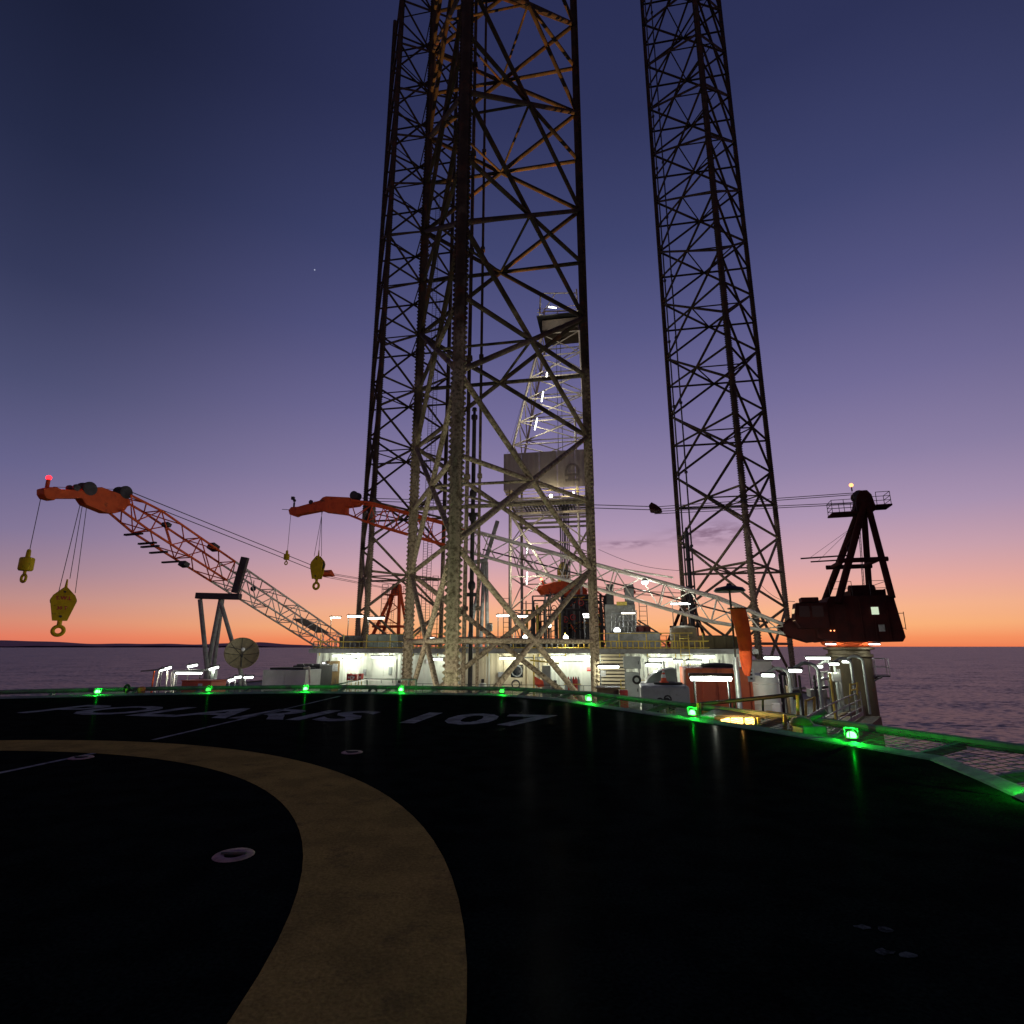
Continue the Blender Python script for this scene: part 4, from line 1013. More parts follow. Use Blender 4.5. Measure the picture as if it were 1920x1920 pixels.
for k in range(26):
    q0_ = P(rn.uniform(1040, 1135), rn.uniform(1105, 1185), rn.uniform(63, 68)); q1_ = q0_ + Vector((rn.uniform(-2.4, 2.4), rn.uniform(-.5, .5), rn.uniform(-1.8, 1.8)))
    strut(pm, 'frame_bar', q0_, q1_, rn.choice((.04, .06, .09)), rn.choice(('dark_steel', 'crane_maroon', 'crane_red', 'dark_steel')), 6)
for k in range(14):
    y_ = rn.uniform(1120, 1185); x_ = rn.uniform(960, 1090); strut(pm, 'frame_bar', P(x_, y_, 66), P(x_ + rn.uniform(20, 50), y_ + rn.uniform(-2, 2), 66), .04, rn.choice(('dark_steel', 'yellow', 'grey_steel')), 6)
for k in range(9):
    q = P(rn.uniform(1015, 1130), rn.uniform(1130, 1185), rn.uniform(64, 67)); mb = MB(); mb.torus(q, .3, .05, Vector((rn.uniform(-.4, .4), 1, 0)), 14, 6); mb.tube(q, q + Vector((0, .4, 0)), .06, 6); mb.build('valve_wheel', 'red_paint', pm, smooth=True)

# ================================================================== DECKHOUSE
HA = 13.6; R0, R1 = -17.4, 16.6
def HW(px, py, off=0.0): return PP(px, py, RA(0, HA - off), AX)
def rr(p): return (p - C0).dot(RX)
house = thing('deckhouse', 'long white deckhouse with corrugated walls, lamps and flat railed roof', 'deckhouse', RA((R0 + R1) / 2, HA + 6, DECK))
mb = MB(); mb.box(RA((R0 + R1) / 2, HA + 6.9, (DECK + 1.2) / 2), (R1 - R0 - .06, 13.4, 1.2 - DECK), RIGM); mb.build('inner_wall', 'wall_white', house)
mb = MB(); mb.box(RA((R0 + R1) / 2, HA + 6.5, 1.33), (R1 - R0 + .5, 14.4, .22), RIGM); roof = mb.build('roof', 'deck_plate', house)
mb = MB(); mb.box(RA((R0 + R1) / 2, HA - .80, 1.30), (R1 - R0 + .6, .14, .34), RIGM); mb.build('roof_edge_beam', 'grey_steel', house)
doors = []
for (x0, x1) in ((613, 636), (699, 742), (946, 984), (1095, 1114)):
    doors.append((rr(HW(x0, 1270)), rr(HW(x1, 1270))))
def corrug(r0, r1, m):
    n = max(2, int((r1 - r0) / .15)); mb = MB()
    for j in range(n + 1):
        off = (.055, .055, 0, 0)[j % 4]; r_ = r0 + (r1 - r0) * j / n
        mb.v += [RA(r_, HA - off, DECK), RA(r_, HA - off, 1.2)]
    for j in range(n): mb.f.append((2 * j, 2 * j + 2, 2 * j + 3, 2 * j + 1))
    return mb.build('wall_panel', m, house)
cuts = [R0]
while cuts[-1] < R1 - .1: cuts.append(min(R1, cuts[-1] + 2.43))
cr0 = rr(HW(886, 1250)); cr1 = rr(HW(1012, 1250))
for a_, b_ in zip(cuts, cuts[1:]):
    if b_ - a_ > .3: corrug(a_ + .012, b_ - .012, 'wall_warm' if cr0 - 1 < (a_ + b_) / 2 < cr1 else 'wall_white')
for i, c_ in enumerate(cuts[1:-1]):
    mb = MB(); mb.box(RA(c_, HA - .07, (DECK + 1.2) / 2), (.10, .04, 1.2 - DECK), RIGM); mb.build('wall_stiffener', 'wall_white', house)
def door(x0, x1, ytop, m, leafs=1, window=None, notice=None):
    r0, r1 = rr(HW(x0, 1270)), rr(HW(x1, 1270)); zt = HW((x0 + x1) / 2, ytop).z
    mb = MB(); mb.box(RA((r0 + r1) / 2, HA - .10, (DECK + zt) / 2), (r1 - r0 + .16, .08, zt - DECK + .08), RIGM); d_ = mb.build('door', m, house, bevel=.015)
    wl = (r1 - r0) / leafs
    for k in range(leafs):
        c_ = r0 + wl * (k + .5)
        mb = MB(); mb.box(RA(c_, HA - .155, (DECK + zt) / 2 - .02), (wl - .06, .04, zt - DECK - .08), RIGM); mb.build('leaf', m, d_, bevel=.01)
        mb = MB(); mb.tube(RA(c_ + wl * .36, HA - .23, DECK + 1.0), RA(c_ + wl * .36, HA - .23, DECK + 1.25), .025, 6); mb.build('handle', 'dark_steel', d_)
    if notice:
        q = HW(*notice, .185); mb = MB(); mb.box(q, (.30, .012, .40), RIGM); mb.build('notice', 'sign_white', d_)
    return d_
door(614, 635, 1240, 'door_brown', 1, notice=(621, 1252))
door(700, 741, 1237, 'wall_white', 2)
d3 = door(947, 983, 1240, 'wall_warm', 1)
q = HW(969, 1258, .19); mb = MB(); mb.box(q, (.95, .03, .95), RIGM); wn = mb.build('window', 'glass', d3, bevel=.05)
mb = MB(); mb.torus(q - AX * .02, .40, .05, AX, 20, 6); mb.build('window_rim', 'galv', d3, smooth=True)
q = HW(967, 1283, .19); mb = MB(); mb.torus(q, .30, .05, AX, 20, 6); mb.build('hose_ring', 'dark_steel', d3, smooth=True)
d4 = door(1096, 1113, 1234, 'wall_white', 1)
q = HW(1104, 1255, .2); mb = MB(); mb.box(q, (.30, .012, .26), RIGM); sg = mb.build('door_sign', 'ink_red', d4)
mb = MB()
for k in range(5): mb.box(q - AX * .008 + RX * (-.1 + .05 * k) + UP * .02, (.022, .004, .1 if k % 2 else .14), RIGM)
mb.build('sign_mark', 'sign_white', d4)
# louvred store front
lr0, lr1 = rr(HW(1127, 1250)), rr(HW(1172, 1250))
mb = MB(); mb.box(RA((lr0 + lr1) / 2, HA - .1, -.4), (lr1 - lr0, .1, 3.1), RIGM); lf = mb.build('louvre_frame', 'dark_steel', house)
for k in range(12):
    mb = MB(); x = RA((lr0 + lr1) / 2, HA - .2, 1.0 - k * .25)
    mb.box(x, (lr1 - lr0, .04, .17), RIGM @ Matrix.Rotation(R(-28), 3, 'X')); mb.build('slat', 'wall_warm', lf)
# roof railing: pickets with cap rail, yellow posts
rl = thing('roof_railing', 'low yellow railing with close pickets along the deckhouse roof edge', 'railing', RA(0, HA - .7, ROOF))
for r_ in [R0 + .4 * k for k in range(int((R1 - 3 - R0) / .4))]:
    strut(rl, 'picket', RA(r_, HA - .72, 1.46), RA(r_, HA - .72, 2.0), .045, 'yellow' if r_ > 4 else 'edge_steel', 6)
for z in (2.02, 1.55): strut(rl, 'rail', RA(R0, HA - .72, z), RA(R1 - 3, HA - .72, z), .045, 'yellow', 6)
for k in range(16):
    r_ = R0 + .6 + k * 2.0
    strut(rl, 'post', RA(r_, HA - .72, .9), RA(r_, HA - .72, 2.62), .04, 'yellow', 6)
for z in (2.6,):
    strut(rl, 'rail', RA(-10.5, HA - .72, z), RA(-5, HA - .72, z), .035, 'yellow', 6); strut(rl, 'rail', RA(5.5, HA - .72, z), RA(12.5, HA - .72, z), .035, 'yellow', 6)

# roof things
rn = random.Random(5)
def drum(name, label, cat, p, r, h, m, lid=None):
    t_ = thing(name, label, cat, p)
    mb = MB(); mb.lathe([(r * .9, 0), (r, .05), (r, h * .48), (r * 1.03, h * .5), (r, h * .52), (r, h - .2), (r * .75, h - .05), (r * .2, h)], p, 20); mb.build('shell', m, t_, smooth=True)
    mb = MB(); mb.tube(p + UP * (h - .1), p + UP * (h + .25), .12, 8); mb.build('nozzle', 'dark_steel', t_)
    return t_
q = HW(1283, 1212, -1.2); q.z = ROOF; drum('domed_tank', 'olive yellow domed tank behind the caged ladder on the roof', 'tank', q, 1.0, 1.75, 'dish')
a_ = HW(1287, 1260, .95); a_.z = DECK; b_ = Vector((a_.x, a_.y, 2.5))
ladder('caged_ladder', 'yellow caged ladder climbing the deckhouse wall near the orange container', a_, b_, RX, .6, 'yellow', cage=-1)
# dark tarpaulined stacks and tanks on the roof
rooft = [('roof_crate', 'dark green crate beside the yellow rail on the deckhouse roof', 690, 1190, 752, 1208, 53, 'deck_plate', 2.5),
         ('roof_crate', 'low dark bin at the end of the deckhouse roof near the boom foot', 640, 1193, 668, 1210, 52, 'dark_steel', 2),
         ('roof_tank', 'long grey mud tank on the deckhouse roof below the exhaust stacks', 1145, 1186, 1240, 1208, 50, 'grey_steel', 2.5),
         ('roof_crate', 'red brown machine box right of the exhaust stacks', 1198, 1174, 1222, 1188, 52, 'crane_maroon', 2),
         ('roof_crate', 'dark box stack standing left of the far leg foot', 1268, 1184, 1292, 1204, 54, 'dark_steel', 2),
         ('roof_cabinet', 'small grey cabinet on a pole on the roof by the boom rest', 914, 1170, 923, 1184, 47, 'grey_steel', .4),
         ('roof_tank', 'long low pale tank behind the roof rail right of the caged ladder', 1300, 1193, 1385, 1210, 48, 'hull_paint', 2.5)]
for (nm, lb, x0, y0, x1, y1, Yd, m, dp_) in rooft:
    t_, bd, c, w_, z0, z1 = gear(nm, lb, 'cabinet' if 'cabinet' in nm else 'tank' if 'tank' in nm else 'crate', x0, y0, x1, y1, Yd, m, dp_, zbase=ROOF if 'cabinet' not in nm else None, bev=.08)
    nl = max(2, int(w_ / .9))
    for k in range(nl + 1):
        mb = MB(); mb.box(c + RX * (-w_ / 2 + w_ * k / nl) - AX * (dp_ / 2 + .02) + UP * (z0 + z1) / 2, (.08, .06, (z1 - z0) * .96), RIGM); mb.build('rib', m, t_)
    mb = MB(); mb.box(c + UP * (z1 + .04), (w_ * .9, dp_ * .8, .08), RIGM); mb.build('lid', 'dark_steel', t_)
    if 'cabinet' in nm: strut(t_, 'pole', c + UP * ROOF, c + UP * z0, .05, 'dark_steel', 6)
# exhaust stacks block
es = thing('exhaust_stack', 'grey exhaust tower with two square stacks and stair frames on the roof', 'exhaust stack', P(1165, 1200, 57))
def pbox(parent, name, x0, y0, x1, y1, Yd, dp_, m, bev=.03, zb_=None):
    a_ = P(x0, y1, Yd); b_ = P(x1, y0, Yd); zb_ = a_.z if zb_ is None else zb_
    c = Vector(((a_.x + b_.x) / 2, Yd + dp_ / 2, (zb_ + b_.z) / 2)); mb = MB(); mb.box(c, (b_.x - a_.x, dp_, b_.z - zb_), RIGM); return mb.build(name, m, parent, bevel=bev)
pbox(es, 'casing', 1142, 1133, 1195, 1200, 57, 3, 'grey_steel', zb_=ROOF)
pbox(es, 'stack', 1139, 1095, 1151, 1135, 57.4, .8, 'dark_steel')
pbox(es, 'stack', 1174, 1095, 1189, 1135, 57.4, .9, 'grey_steel')
pbox(es, 'stack_cap', 1172, 1100, 1191, 1103, 57.2, 1.2, 'dark_steel')
pbox(es, 'yellow_beam', 1157, 1128, 1176, 1135, 55.8, .4, 'yellow')
for k in range(7):
    x = 1147 + k * 7.6; a_ = P(x, 1190, 55.6); b_ = P(x + rn.uniform(-1, 1), rn.uniform(1140, 1156), 55.6); strut(es, 'frame_post', a_, b_, .06, 'galv', 6)
for y in (1150, 1163, 1176): strut(es, 'frame_rail', P(1146, y, 55.5), P(1194, y + rn.uniform(-2, 2), 55.5), .05, 'galv', 6)
strut(es, 'frame_brace', P(1146, 1186, 55.5), P(1172, 1142, 55.5), .05, 'galv', 6); strut(es, 'frame_brace', P(1172, 1150, 55.4), P(1194, 1188, 55.4), .05, 'galv', 6)
strut(es, 'raking_stair', P(1196, 1163, 55.5), P(1240, 1190, 55.5), .08, 'dark_steel', 6)
# ladder towers / small frames standing up against the sunset
for (lb, x0, x1, y0, Yd) in (('thin scaffold tower right of the exhaust stacks', 1198, 1212, 1128, 60), ('thin scaffold tower left of the bow leg chord', 717, 728, 1096, 66), ('thin scaffold tower beside the leaning derrick brace', 944, 955, 1122, 60), ('thin scaffold tower standing right of the leg chord pipes', 812, 822, 1080, 64)):
    q = P((x0 + x1) / 2, 1200, Yd); q.z = ROOF
    tw = thing('scaffold_tower', lb, 'scaffold', q)
    for x in (x0, x1):
        for dy in (0, .8):
            a_ = P(x, 1190, Yd + dy); b_ = P(x, y0, Yd + dy); strut(tw, 'upright', Vector((b_.x, b_.y, ROOF)), b_, .035, 'dark_steel', 6)
    n = int((1190 - y0) / 9)
    for k in range(n + 1):
        y = y0 + k * 9; strut(tw, 'rung', P(x0, y, Yd), P(x1, y, Yd), .028, 'dark_steel', 6)
# roof handrail at the aft end of the house against the sky
rl2 = thing('roof_railing', 'thin dark handrail along the far side of the roof by the derrick', 'railing', RA(5, 27, ROOF))
handrail(rl2, [RA(-8 + 1.8 * k, 27.2, ROOF) for k in range(13)], 1.2, 'dark_steel', .03, mids=(.33, .66))
rl3 = thing('roof_railing', 'thin dark handrail by the boom foot at the end of the roof', 'railing', RA(-15, 27, ROOF))
handrail(rl3, [RA(-17 + 1.5 * k, 24.2, ROOF) for k in range(5)], 1.2, 'dark_steel', .03, mids=(.33, .66))

# ================================================================== LAMPS
POW = {'tube_white': 120, 'tube_warm': 80, 'tube_port': 42, 'tube_mast': 240}
def tube_lamp(px, py, Yd, ln, style, grp, ground=None, m='tube_white', ang=0, off=0):
    c = P(px, py, Yd) if Yd else HW(px, py, 1.15)
    label, group = grp
    t_ = thing('tube_light', label, 'lamp', c, group)
    d = (RX * math.cos(R(ang)) + UP * math.sin(R(ang))).normalized(); nrm = AX; up_ = d.cross(nrm) * -1
    if up_.z < 0: up_ = -up_
    Mx = Matrix((d, nrm, up_)).transposed()
    mb = MB(); mb.box(c + up_ * .10, (ln + .1, .22, .09), Mx); mb.build('housing', 'dark_steel' if style != 'wall' else 'grey_steel', t_, bevel=.02)
    mb = MB(); mb.lathe([(.02, -ln / 2 - .01), (.075, -ln / 2 + .02), (.075, ln / 2 - .02), (.02, ln / 2 + .01)], c, 8, d); mb.build('tube', 'tube_wall' if style == 'wall' else m, t_, smooth=True)
    plight(t_, c - up_ * .14 - AX * (.7 if m == 'tube_mast' else .08), ln * (POW.get(m, 110) if style != 'wall' else 82) * (.55 if style == 'goose' else 1), (1, .97, .86) if m == 'tube_mast' else (.96, 1, .83))
    if style == 'post':
        e_ = c - d * (ln / 2 - .1) + up_ * .1; g = Vector((e_.x, e_.y, ground))
        strut(t_, 'post', g, e_ + UP * .12, .035, 'dark_steel', 6)
    elif style == 'two':
        for q in (-1, 1):
            e_ = c + d * q * (ln / 2 - .1); strut(t_, 'post', Vector((e_.x, e_.y, ground)), e_ + UP * .12, .035, 'dark_steel', 6)
    elif style == 'wall':
        for q in (-1, 1):
            e_ = c + d * q * ln * .35 + up_ * .1; w2 = e_ + AX * max(.05, (HA - (e_ - C0).dot(AX))); strut(t_, 'bracket', e_, w2, .025, 'grey_steel', 6)
    elif style == 'goose':
        # swan-neck pole: lamp hangs at the end of the curve
        s_ = off or 1; pts = []
        for k in range(7):
            t2 = math.pi / 2 * k / 6; pts.append(c + RX * s_ * (.35 + .55 * math.sin(t2)) + UP * (.12 + .3 * math.cos(t2) - .1))
        pts = [c + UP * .12, c + RX * s_ * .35 + UP * .32] + pts[1:] + [Vector((pts[-1].x, pts[-1].y, ground))]
        mb = MB(); mb.path(pts, .075, 8); mb.build('pole', 'grey_tank', t_, smooth=True)
    return t_
WLAB = {655: 'white tube light on the wall over the red fire boxes', 640: 'white tube light on the wall over the brown door', 716: 'white tube light on the wall over the double white door', 821: 'white tube light on the wall seen between two leg chords', 953: 'white tube light on the wall over the door with the round window', 1041: 'white tube light on the wall over the grey locker', 1099: 'white tube light on the wall over the door with a red sign', 1239: 'white tube light on the wall behind the grey vent hood', 1320: 'white tube light on the wall behind the orange container'}
gw = ('white tube light bracketed to the deckhouse wall', 'tube lights on the deckhouse wall')
for (px, py, ln) in ((655, 1237, 1.1), (640, 1229.5, 1.5), (716, 1232, 1.7), (821, 1236, .9), (953, 1234.5, 1.3), (1041, 1233, 1.5), (1099, 1231, 1.5), (1239, 1236.5, 1.6), (1320, 1231, 1.4)):
    tube_lamp(px, py, None, ln, 'wall', (WLAB[px], gw[1]))
RLAB = {629: 'warm tube light on the roof post beside the boom foot', 666: 'white tube light on the roof post crossing the far leg chords', 705: 'white tube light on the roof post just past the far leg chords', 805: 'low white tube light at roof level behind the bow leg braces', 943: 'white tube light on a roof post beside the derrick, left of its twin', 977: 'white tube light on a roof post right at the derrick foot', 1103: 'upper of two white tube lights before the doghouse', 1104: 'lower of two white tube lights before the doghouse', 1178: 'warm tube light before the exhaust tower frames', 1276: 'long tube light on two tall posts above the domed roof tank'}
gr = ('white tube light on a thin post along the deckhouse roof', 'tube lights on roof posts')
for (px, py, Yd, ln) in ((629, 1158, 52, 1.0), (666, 1155.5, 49.5, 1.4), (705, 1159, 49, 1.5), (805, 1197, 48, 1.0), (943, 1154.5, 46.5, 1.0), (977, 1155.5, 46, 1.1), (1103, 1152, 52, 1.0), (1104, 1156.5, 50, .9), (1178, 1149.5, 52, 1.2), (1276, 1146 - 15 + 1, 46, 1.5)):
    tube_lamp(px, py, Yd, ln, 'post' if px != 1276 else 'two', (RLAB[px], gr[1]), ROOF, 'tube_warm' if px in (629, 1178) else 'tube_white')
DLAB = {576.5: 'white tube light at the very top of the derrick', 700: 'highest of three inclined tube lights on the derrick mast', 743.5: 'middle one of three inclined tube lights on the derrick mast', 795: 'lowest of three inclined tube lights, above the wind wall', 1030: 'upper of two upright tube lights on the lower derrick', 1084: 'lower of two upright tube lights on the lower derrick'}
gd = ('inclined white tube light on the derrick mast', 'tube lights on the derrick')
for (px, py, ang, ln) in ((1036, 576.5, -14, 1.1), (1026, 700, 78, 1.3), (1017, 743.5, 80, 1.5), (1005, 795, 78, 1.7), (988.5, 1030, 88, 1.2), (988, 1084, 88, 1.5)):
    tube_lamp(px, py, 70.3, ln, 'none', (DLAB[py], gd[1]), m='tube_mast', ang=ang)
gp = ('white tube light on a post standing on the right side deck', 'tube lights on deck posts')
tube_lamp(1141, 1250, 33, 1.15, 'post', ('white tube light on a post before the louvred store front', gp[1]), DECK)
tube_lamp(1225, 1247, 30, .75, 'post', ('white tube light on a post above the grey vent hood', gp[1]), DECK)
tube_lamp(1271, 1240, 33, .45, 'post', ('short white tube light on a post beside the caged ladder', gp[1]), DECK)
tube_lamp(1301, 1241.5, 32, .75, 'post', ('white tube light on a post at the corner of the orange container', gp[1]), DECK)
tube_lamp(1447, 1233.5, 38, .95, 'post', ('white tube light on a post over the pale switch housing', gp[1]), DECK)
tube_lamp(1534, 1234, 35, 1.35, 'two', ('long white tube light on two posts by the crane pedestal', gp[1]), DECK)
t_ = tube_lamp(1333, 1272, 17.2, 1.15, 'two', ('long white tube light with black hood in front of the orange container', None), -1.2)
GLAB = {1440: 'swan-neck lamp standing in front of the pale upright tank', 1491: 'swan-neck lamp with the thickest pole, over the yellow post rail', 1535: 'small swan-neck lamp below the long two-post tube light', 1564: 'lower of two swan-neck lamps before the crane pedestal', 1587: 'higher of two swan-neck lamps before the crane pedestal'}
gg = ('white lamp on a silver swan-neck pole by the right side deck rail', 'swan-neck lamps')
for (px, py, Yd, ln) in ((1440, 1266, 27, .55), (1491, 1257.5, 25, .5), (1535, 1250, 36, .45), (1564, 1245, 34, .5), (1587, 1240.5, 35, .45)):
    tube_lamp(px, py, Yd, ln, 'goose', (GLAB[px], gg[1]), DECK)
PLAB = {311: 'slanted white lamp at the end of the canopy roof plank', 361: 'slanted white lamp above the long canopy tube light', 401: 'slanted white lamp beside the boom rest legs', 434: 'white lamp below the dish, second nearest the boom rest', 446: 'white lamp below the dish, third from the boom rest', 466: 'widest white lamp below the satellite dish', 417: 'smallest white lamp, low between boom rest and dish'}
gl_ = ('white lamp on a slanted arm over the port side deck', 'lamps over the port side deck')
for (px, py, Yd, ln, ang) in ((311, 1254, 38, .75, 14), (361, 1248.5, 39, .7, 10), (401, 1253, 38, .65, 14), (434, 1275, 40, .45, 8), (446, 1270, 40, .5, 8), (466, 1270, 40, .65, 3), (417, 1280, 36, .3, 10)):
    tube_lamp(px, py, Yd, ln, 'post', (PLAB[px], gl_[1]), DECK, m='tube_port', ang=ang)
tube_lamp(354, 1262, 38.5, 1.9, 'two', ('long white tube light under the port side canopy', None), DECK, m='tube_port')
def flood(px, py, Yd, r_, m, label, ground, group=None):
    c = P(px, py, Yd); t_ = thing('flood_lamp', label, 'lamp', c, group)
    mb = MB(); mb.lathe([(r_ * .3, .35), (r_ * .9, .2), (r_ * 1.15, 0)], c, 14, AX); mb.build('reflector', 'dark_steel', t_, smooth=True)
    mb = MB(); mb.sphere(c - AX * .02, r_, 12, 8); mb.build('lens', m, t_, smooth=True)
    plight(t_, c - AX * (r_ + .08) + UP * .05, 1500 * r_ * r_ * (4 if m == 'flood_gold' else 3), (1, .86, .55) if m == 'flood_gold' else (.95, 1, 1))
    if ground is not None: strut(t_, 'post', Vector((c.x, c.y + .2, ground)), c + AX * .2, .045, 'dark_steel', 6)
    return t_
gold = flood(1061, 1195.5, 44, .19, 'flood_gold', 'golden glaring flood lamp on the roof below the derrick', ROOF)
flood(985, 1195.5, 46, .20, 'flood_white', 'round white flood lamp on the roof at the crossing leg braces', ROOF)
flood(1157, 1182.5, 52, .28, 'flood_white', 'white flood lamp in front of the exhaust tower', ROOF)
flood(1030, 1173, 58, .2, 'flood_gold', 'small warm flood lamp beside the drill floor', ROOF)
flood(1033, 930, 69, .22, 'flood_gold', 'warm flood lamp under the wind wall', None)
flood(1075, 924, 69, .14, 'flood_gold', 'small warm lamp under the right end of the wind wall', None)
for i_, (r_, a_) in enumerate(((-6.5, -5.5), (-3.2, -9.1), (3.4, -9.0), (8, -5))):
    q = RA(r_, a_, -1.25); fl = thing('flood_lamp', 'flood lamp on the bow deck below the helideck rim, aimed up the leg', 'lamp', Vector((q.x, q.y, DECK)), 'bow deck flood lamps')
    strut(fl, 'post', Vector((q.x, q.y, DECK)), q, .05, 'dark_steel', 6)
    aim = (Vector((C0.x, C0.y, 9)) - q).normalized()
    mb = MB(); mb.lathe([(.10, -.25), (.24, -.1), (.27, .06)], q, 14, aim); mb.build('reflector', 'dark_steel', fl, smooth=True)
    mb = MB(); mb.lathe([(.235, .02), (.235, .04), (.1, .05), (.01, .052)], q, 14, aim); mb.build('lens', 'flood_bow', fl, smooth=True); plight(fl, q + aim * .12, (1100, 600, 600, 520)[i_], (1, .93, .77), (168, 120, 120, 150)[i_], aim, .6)
flood(607, 1245, 45, .10, 'flood_white', 'upper of the paired flood lamps by the brown door', DECK)
flood(601, 1250, 45, .14, 'flood_white', 'lower of the paired flood lamps by the brown door', DECK)

# green perimeter lights of the helideck
EL = {183: 'on the rim beside the hose reel', 391: 'on the rim before the red equipment box', 573: 'on the rim before the pale air unit', 752: 'on the rim beside the low steel frame', 941: 'on the rim before the door with the round window', 1104: 'on the rim corner before the louvred store', 1298: 'on the rim beside the hood of the amber lamp', 1597: 'on the rim beside the foam monitor'}
gpl = ('green perimeter light on the rim away from the deckhouse', 'green perimeter lights of the helideck')
def green(p, lab=gpl[0], f_=1.0):
    t_ = thing('perimeter_light', lab, 'lamp', p, gpl[1])
    mb = MB(); mb.lathe([(.13, 0), (.13, .04), (.10, .07), (.10, .10)], p, 14); mb.build('base', 'edge_steel', t_, smooth=True)
    mb = MB(); mb.lathe([(.07, .10), (.078, .12), (.072, .16), (.05, .19), (.012, .2)], p, 12); mb.build('lens', 'green_lens' if f_ > .6 else 'green_dim', t_, smooth=True); plight(t_, p + UP * .235, 40 * f_, (.004, 1, .03))
    mb = MB()
    for k in range(4):
        a_ = math.pi / 4 + k * math.pi / 2; e_ = Vector((math.cos(a_), math.sin(a_), 0)) * .115
        mb.tube(p + e_ + UP * .05, p + e_ * .9 + UP * .25, .006, 4)
    mb.torus(p + UP * .25, .105, .006, UP, 12, 4); mb.build('guard', 'edge_steel', t_)
for (px, py) in ((183, 1297), (391, 1289), (573, 1290), (752, 1292), (941, 1295.5), (1104, 1311), (1298, 1341), (1597, 1381)):
    p = PZ(px, py, .16); p.z = 0
    # keep it on the rim: slide along the sight line to just outside the edge plate
    best = None
    for a_, b_ in zip(EDGE, EDGE[1:]):
        dd = Vector((p.x, p.y, 0)).normalized(); e_ = b_ - a_
        den = dd.x * e_.y - dd.y * e_.x
        if abs(den) < 1e-6: continue
        t1 = (a_.x * e_.y - a_.y * e_.x) / den; t2 = (a_.x * dd.y - a_.y * dd.x) / den
        if t1 > 0 and 0 <= t2 <= 1: best = dd * (t1 + .16) if best is None or t1 > best.length - .16 else best
    b2 = best if best is not None else p
    green(Vector((b2.x, b2.y, .0)), 'green perimeter light ' + EL[px], {391: .4, 941: .4, 183: .7, 1597: 1.4}.get(px, 1))
for p in ((5.80, 6.74), (3.9, .3), (-21.8, 14.6), (-.7, -8)): green(Vector((*p, .0)))

# ================================================================== RIGHT SIDE DECK
# orange container
t_, bd, c, w_, z0, z1 = gear('orange_container', 'large orange container box beside the windsock pole', 'container', 1303, 1253, 1414, 1340, 27, 'orange_box', 2.6, zbase=DECK)
for k in range(5):
    mb = MB(); mb.box(c + RX * (-w_ / 2 + .04 + (w_ - .08) * k / 4) - AX * 1.33 + UP * (z0 + z1) / 2, (.09, .07, z1 - z0 - .05), RIGM); mb.build('rib', 'orange_box', t_)
mb = MB(); mb.lathe([(.75, z1), (.75, z1 + .12), (.65, z1 + .16), (.3, z1 + .2)], Vector((c.x + .2, c.y, 0)), 24); mb.build('hatch', 'rubber', t_, smooth=True)
handrail(t_, [c + RX * q - AX * 1.2 + UP * z1 for q in (-1.3, -.6)], .22, 'dark_steel', .02)
q = P(1408, 1266, 25.6); mb = MB(); mb.box(q, (.28, .04, .55), RIGM); pn = mb.build('switch_panel', 'sign_white', t_)
for dz in (-.14, .02, .16):
    mb = MB(); mb.box(q - AX * .03 + UP * dz, (.1, .02, .08), RIGM); mb.build('switch', 'ink_dark', pn)
# grey tank and hood, cone
t_, bd, c, w_, z0, z1 = gear('grey_tank', 'low grey steel tank with a traffic cone on top', 'tank', 1213, 1286, 1299, 1340, 25, 'grey_tank', 2.0, zbase=DECK, bev=.1)
for k in (-.6, .25):
    mb = MB(); mb.box(c + RX * k - AX * 1.02 + UP * (z0 + z1) / 2, (.07, .06, z1 - z0 - .1), RIGM); mb.build('rib', 'grey_tank', t_)
mb = MB(); mb.lathe([(.62, z1 - .01), (.62, z1 + .07), (.5, z1 + .09)], Vector((c.x + .25, c.y + .1, 0)), 20); mb.build('hatch', 'rubber', t_, smooth=True)
cn_ = P(1257, 1283, c.y + .05); cn_ = Vector((c.x + .02, c.y - .1, z1 + .09))
tk = thing('traffic_cone', 'orange traffic cone with a white band standing on the grey tank', 'traffic cone', cn_)
mb = MB(); mb.box(cn_ + UP * .02, (.34, .34, .04)); mb.build('base', 'cone_orange', tk, bevel=.01)
for (za, zb2, ra_, rb_, m) in ((.04, .2, .135, .105, 'cone_orange'), (.2, .34, .105, .075, 'cone_white'), (.34, .42, .075, .058, 'cone_orange'), (.42, .5, .058, .042, 'cone_white'), (.5, .56, .042, .03, 'cone_orange')):
    mb = MB(); mb.lathe([(ra_, za), (rb_, zb2)], cn_, 16); mb.build('band', m, tk, smooth=True)
q0 = P(1239, 1285, 27.6); hd_ = thing('vent_hood', 'grey quarter-round ventilation hood behind the grey tank', 'hood', Vector((q0.x, q0.y, DECK)))
zt = P(1240, 1253, 27.6).z; hw_ = .72
arc = [(-hw_, DECK)] + [(-hw_ + 2 * hw_ * (1 - math.cos(math.pi / 2 * k / 8)), (zt - .9) + .9 * math.sin(math.pi / 2 * k / 8)) for k in range(9)] + [(hw_, DECK)]
mb = MB(); mb.prism([Vector((q0.x, q0.y, 0)) + RX * x + UP * z for x, z in arc], AX * 1.4); mb.build('shell', 'grey_tank', hd_, bevel=.03)
mb = MB(); mb.box(Vector((q0.x, q0.y, 0)) + RX * .05 - AX * .02 + UP * (zt - .75), (.04, .03, 1.3), RIGM); mb.build('seam', 'dark_steel', hd_)
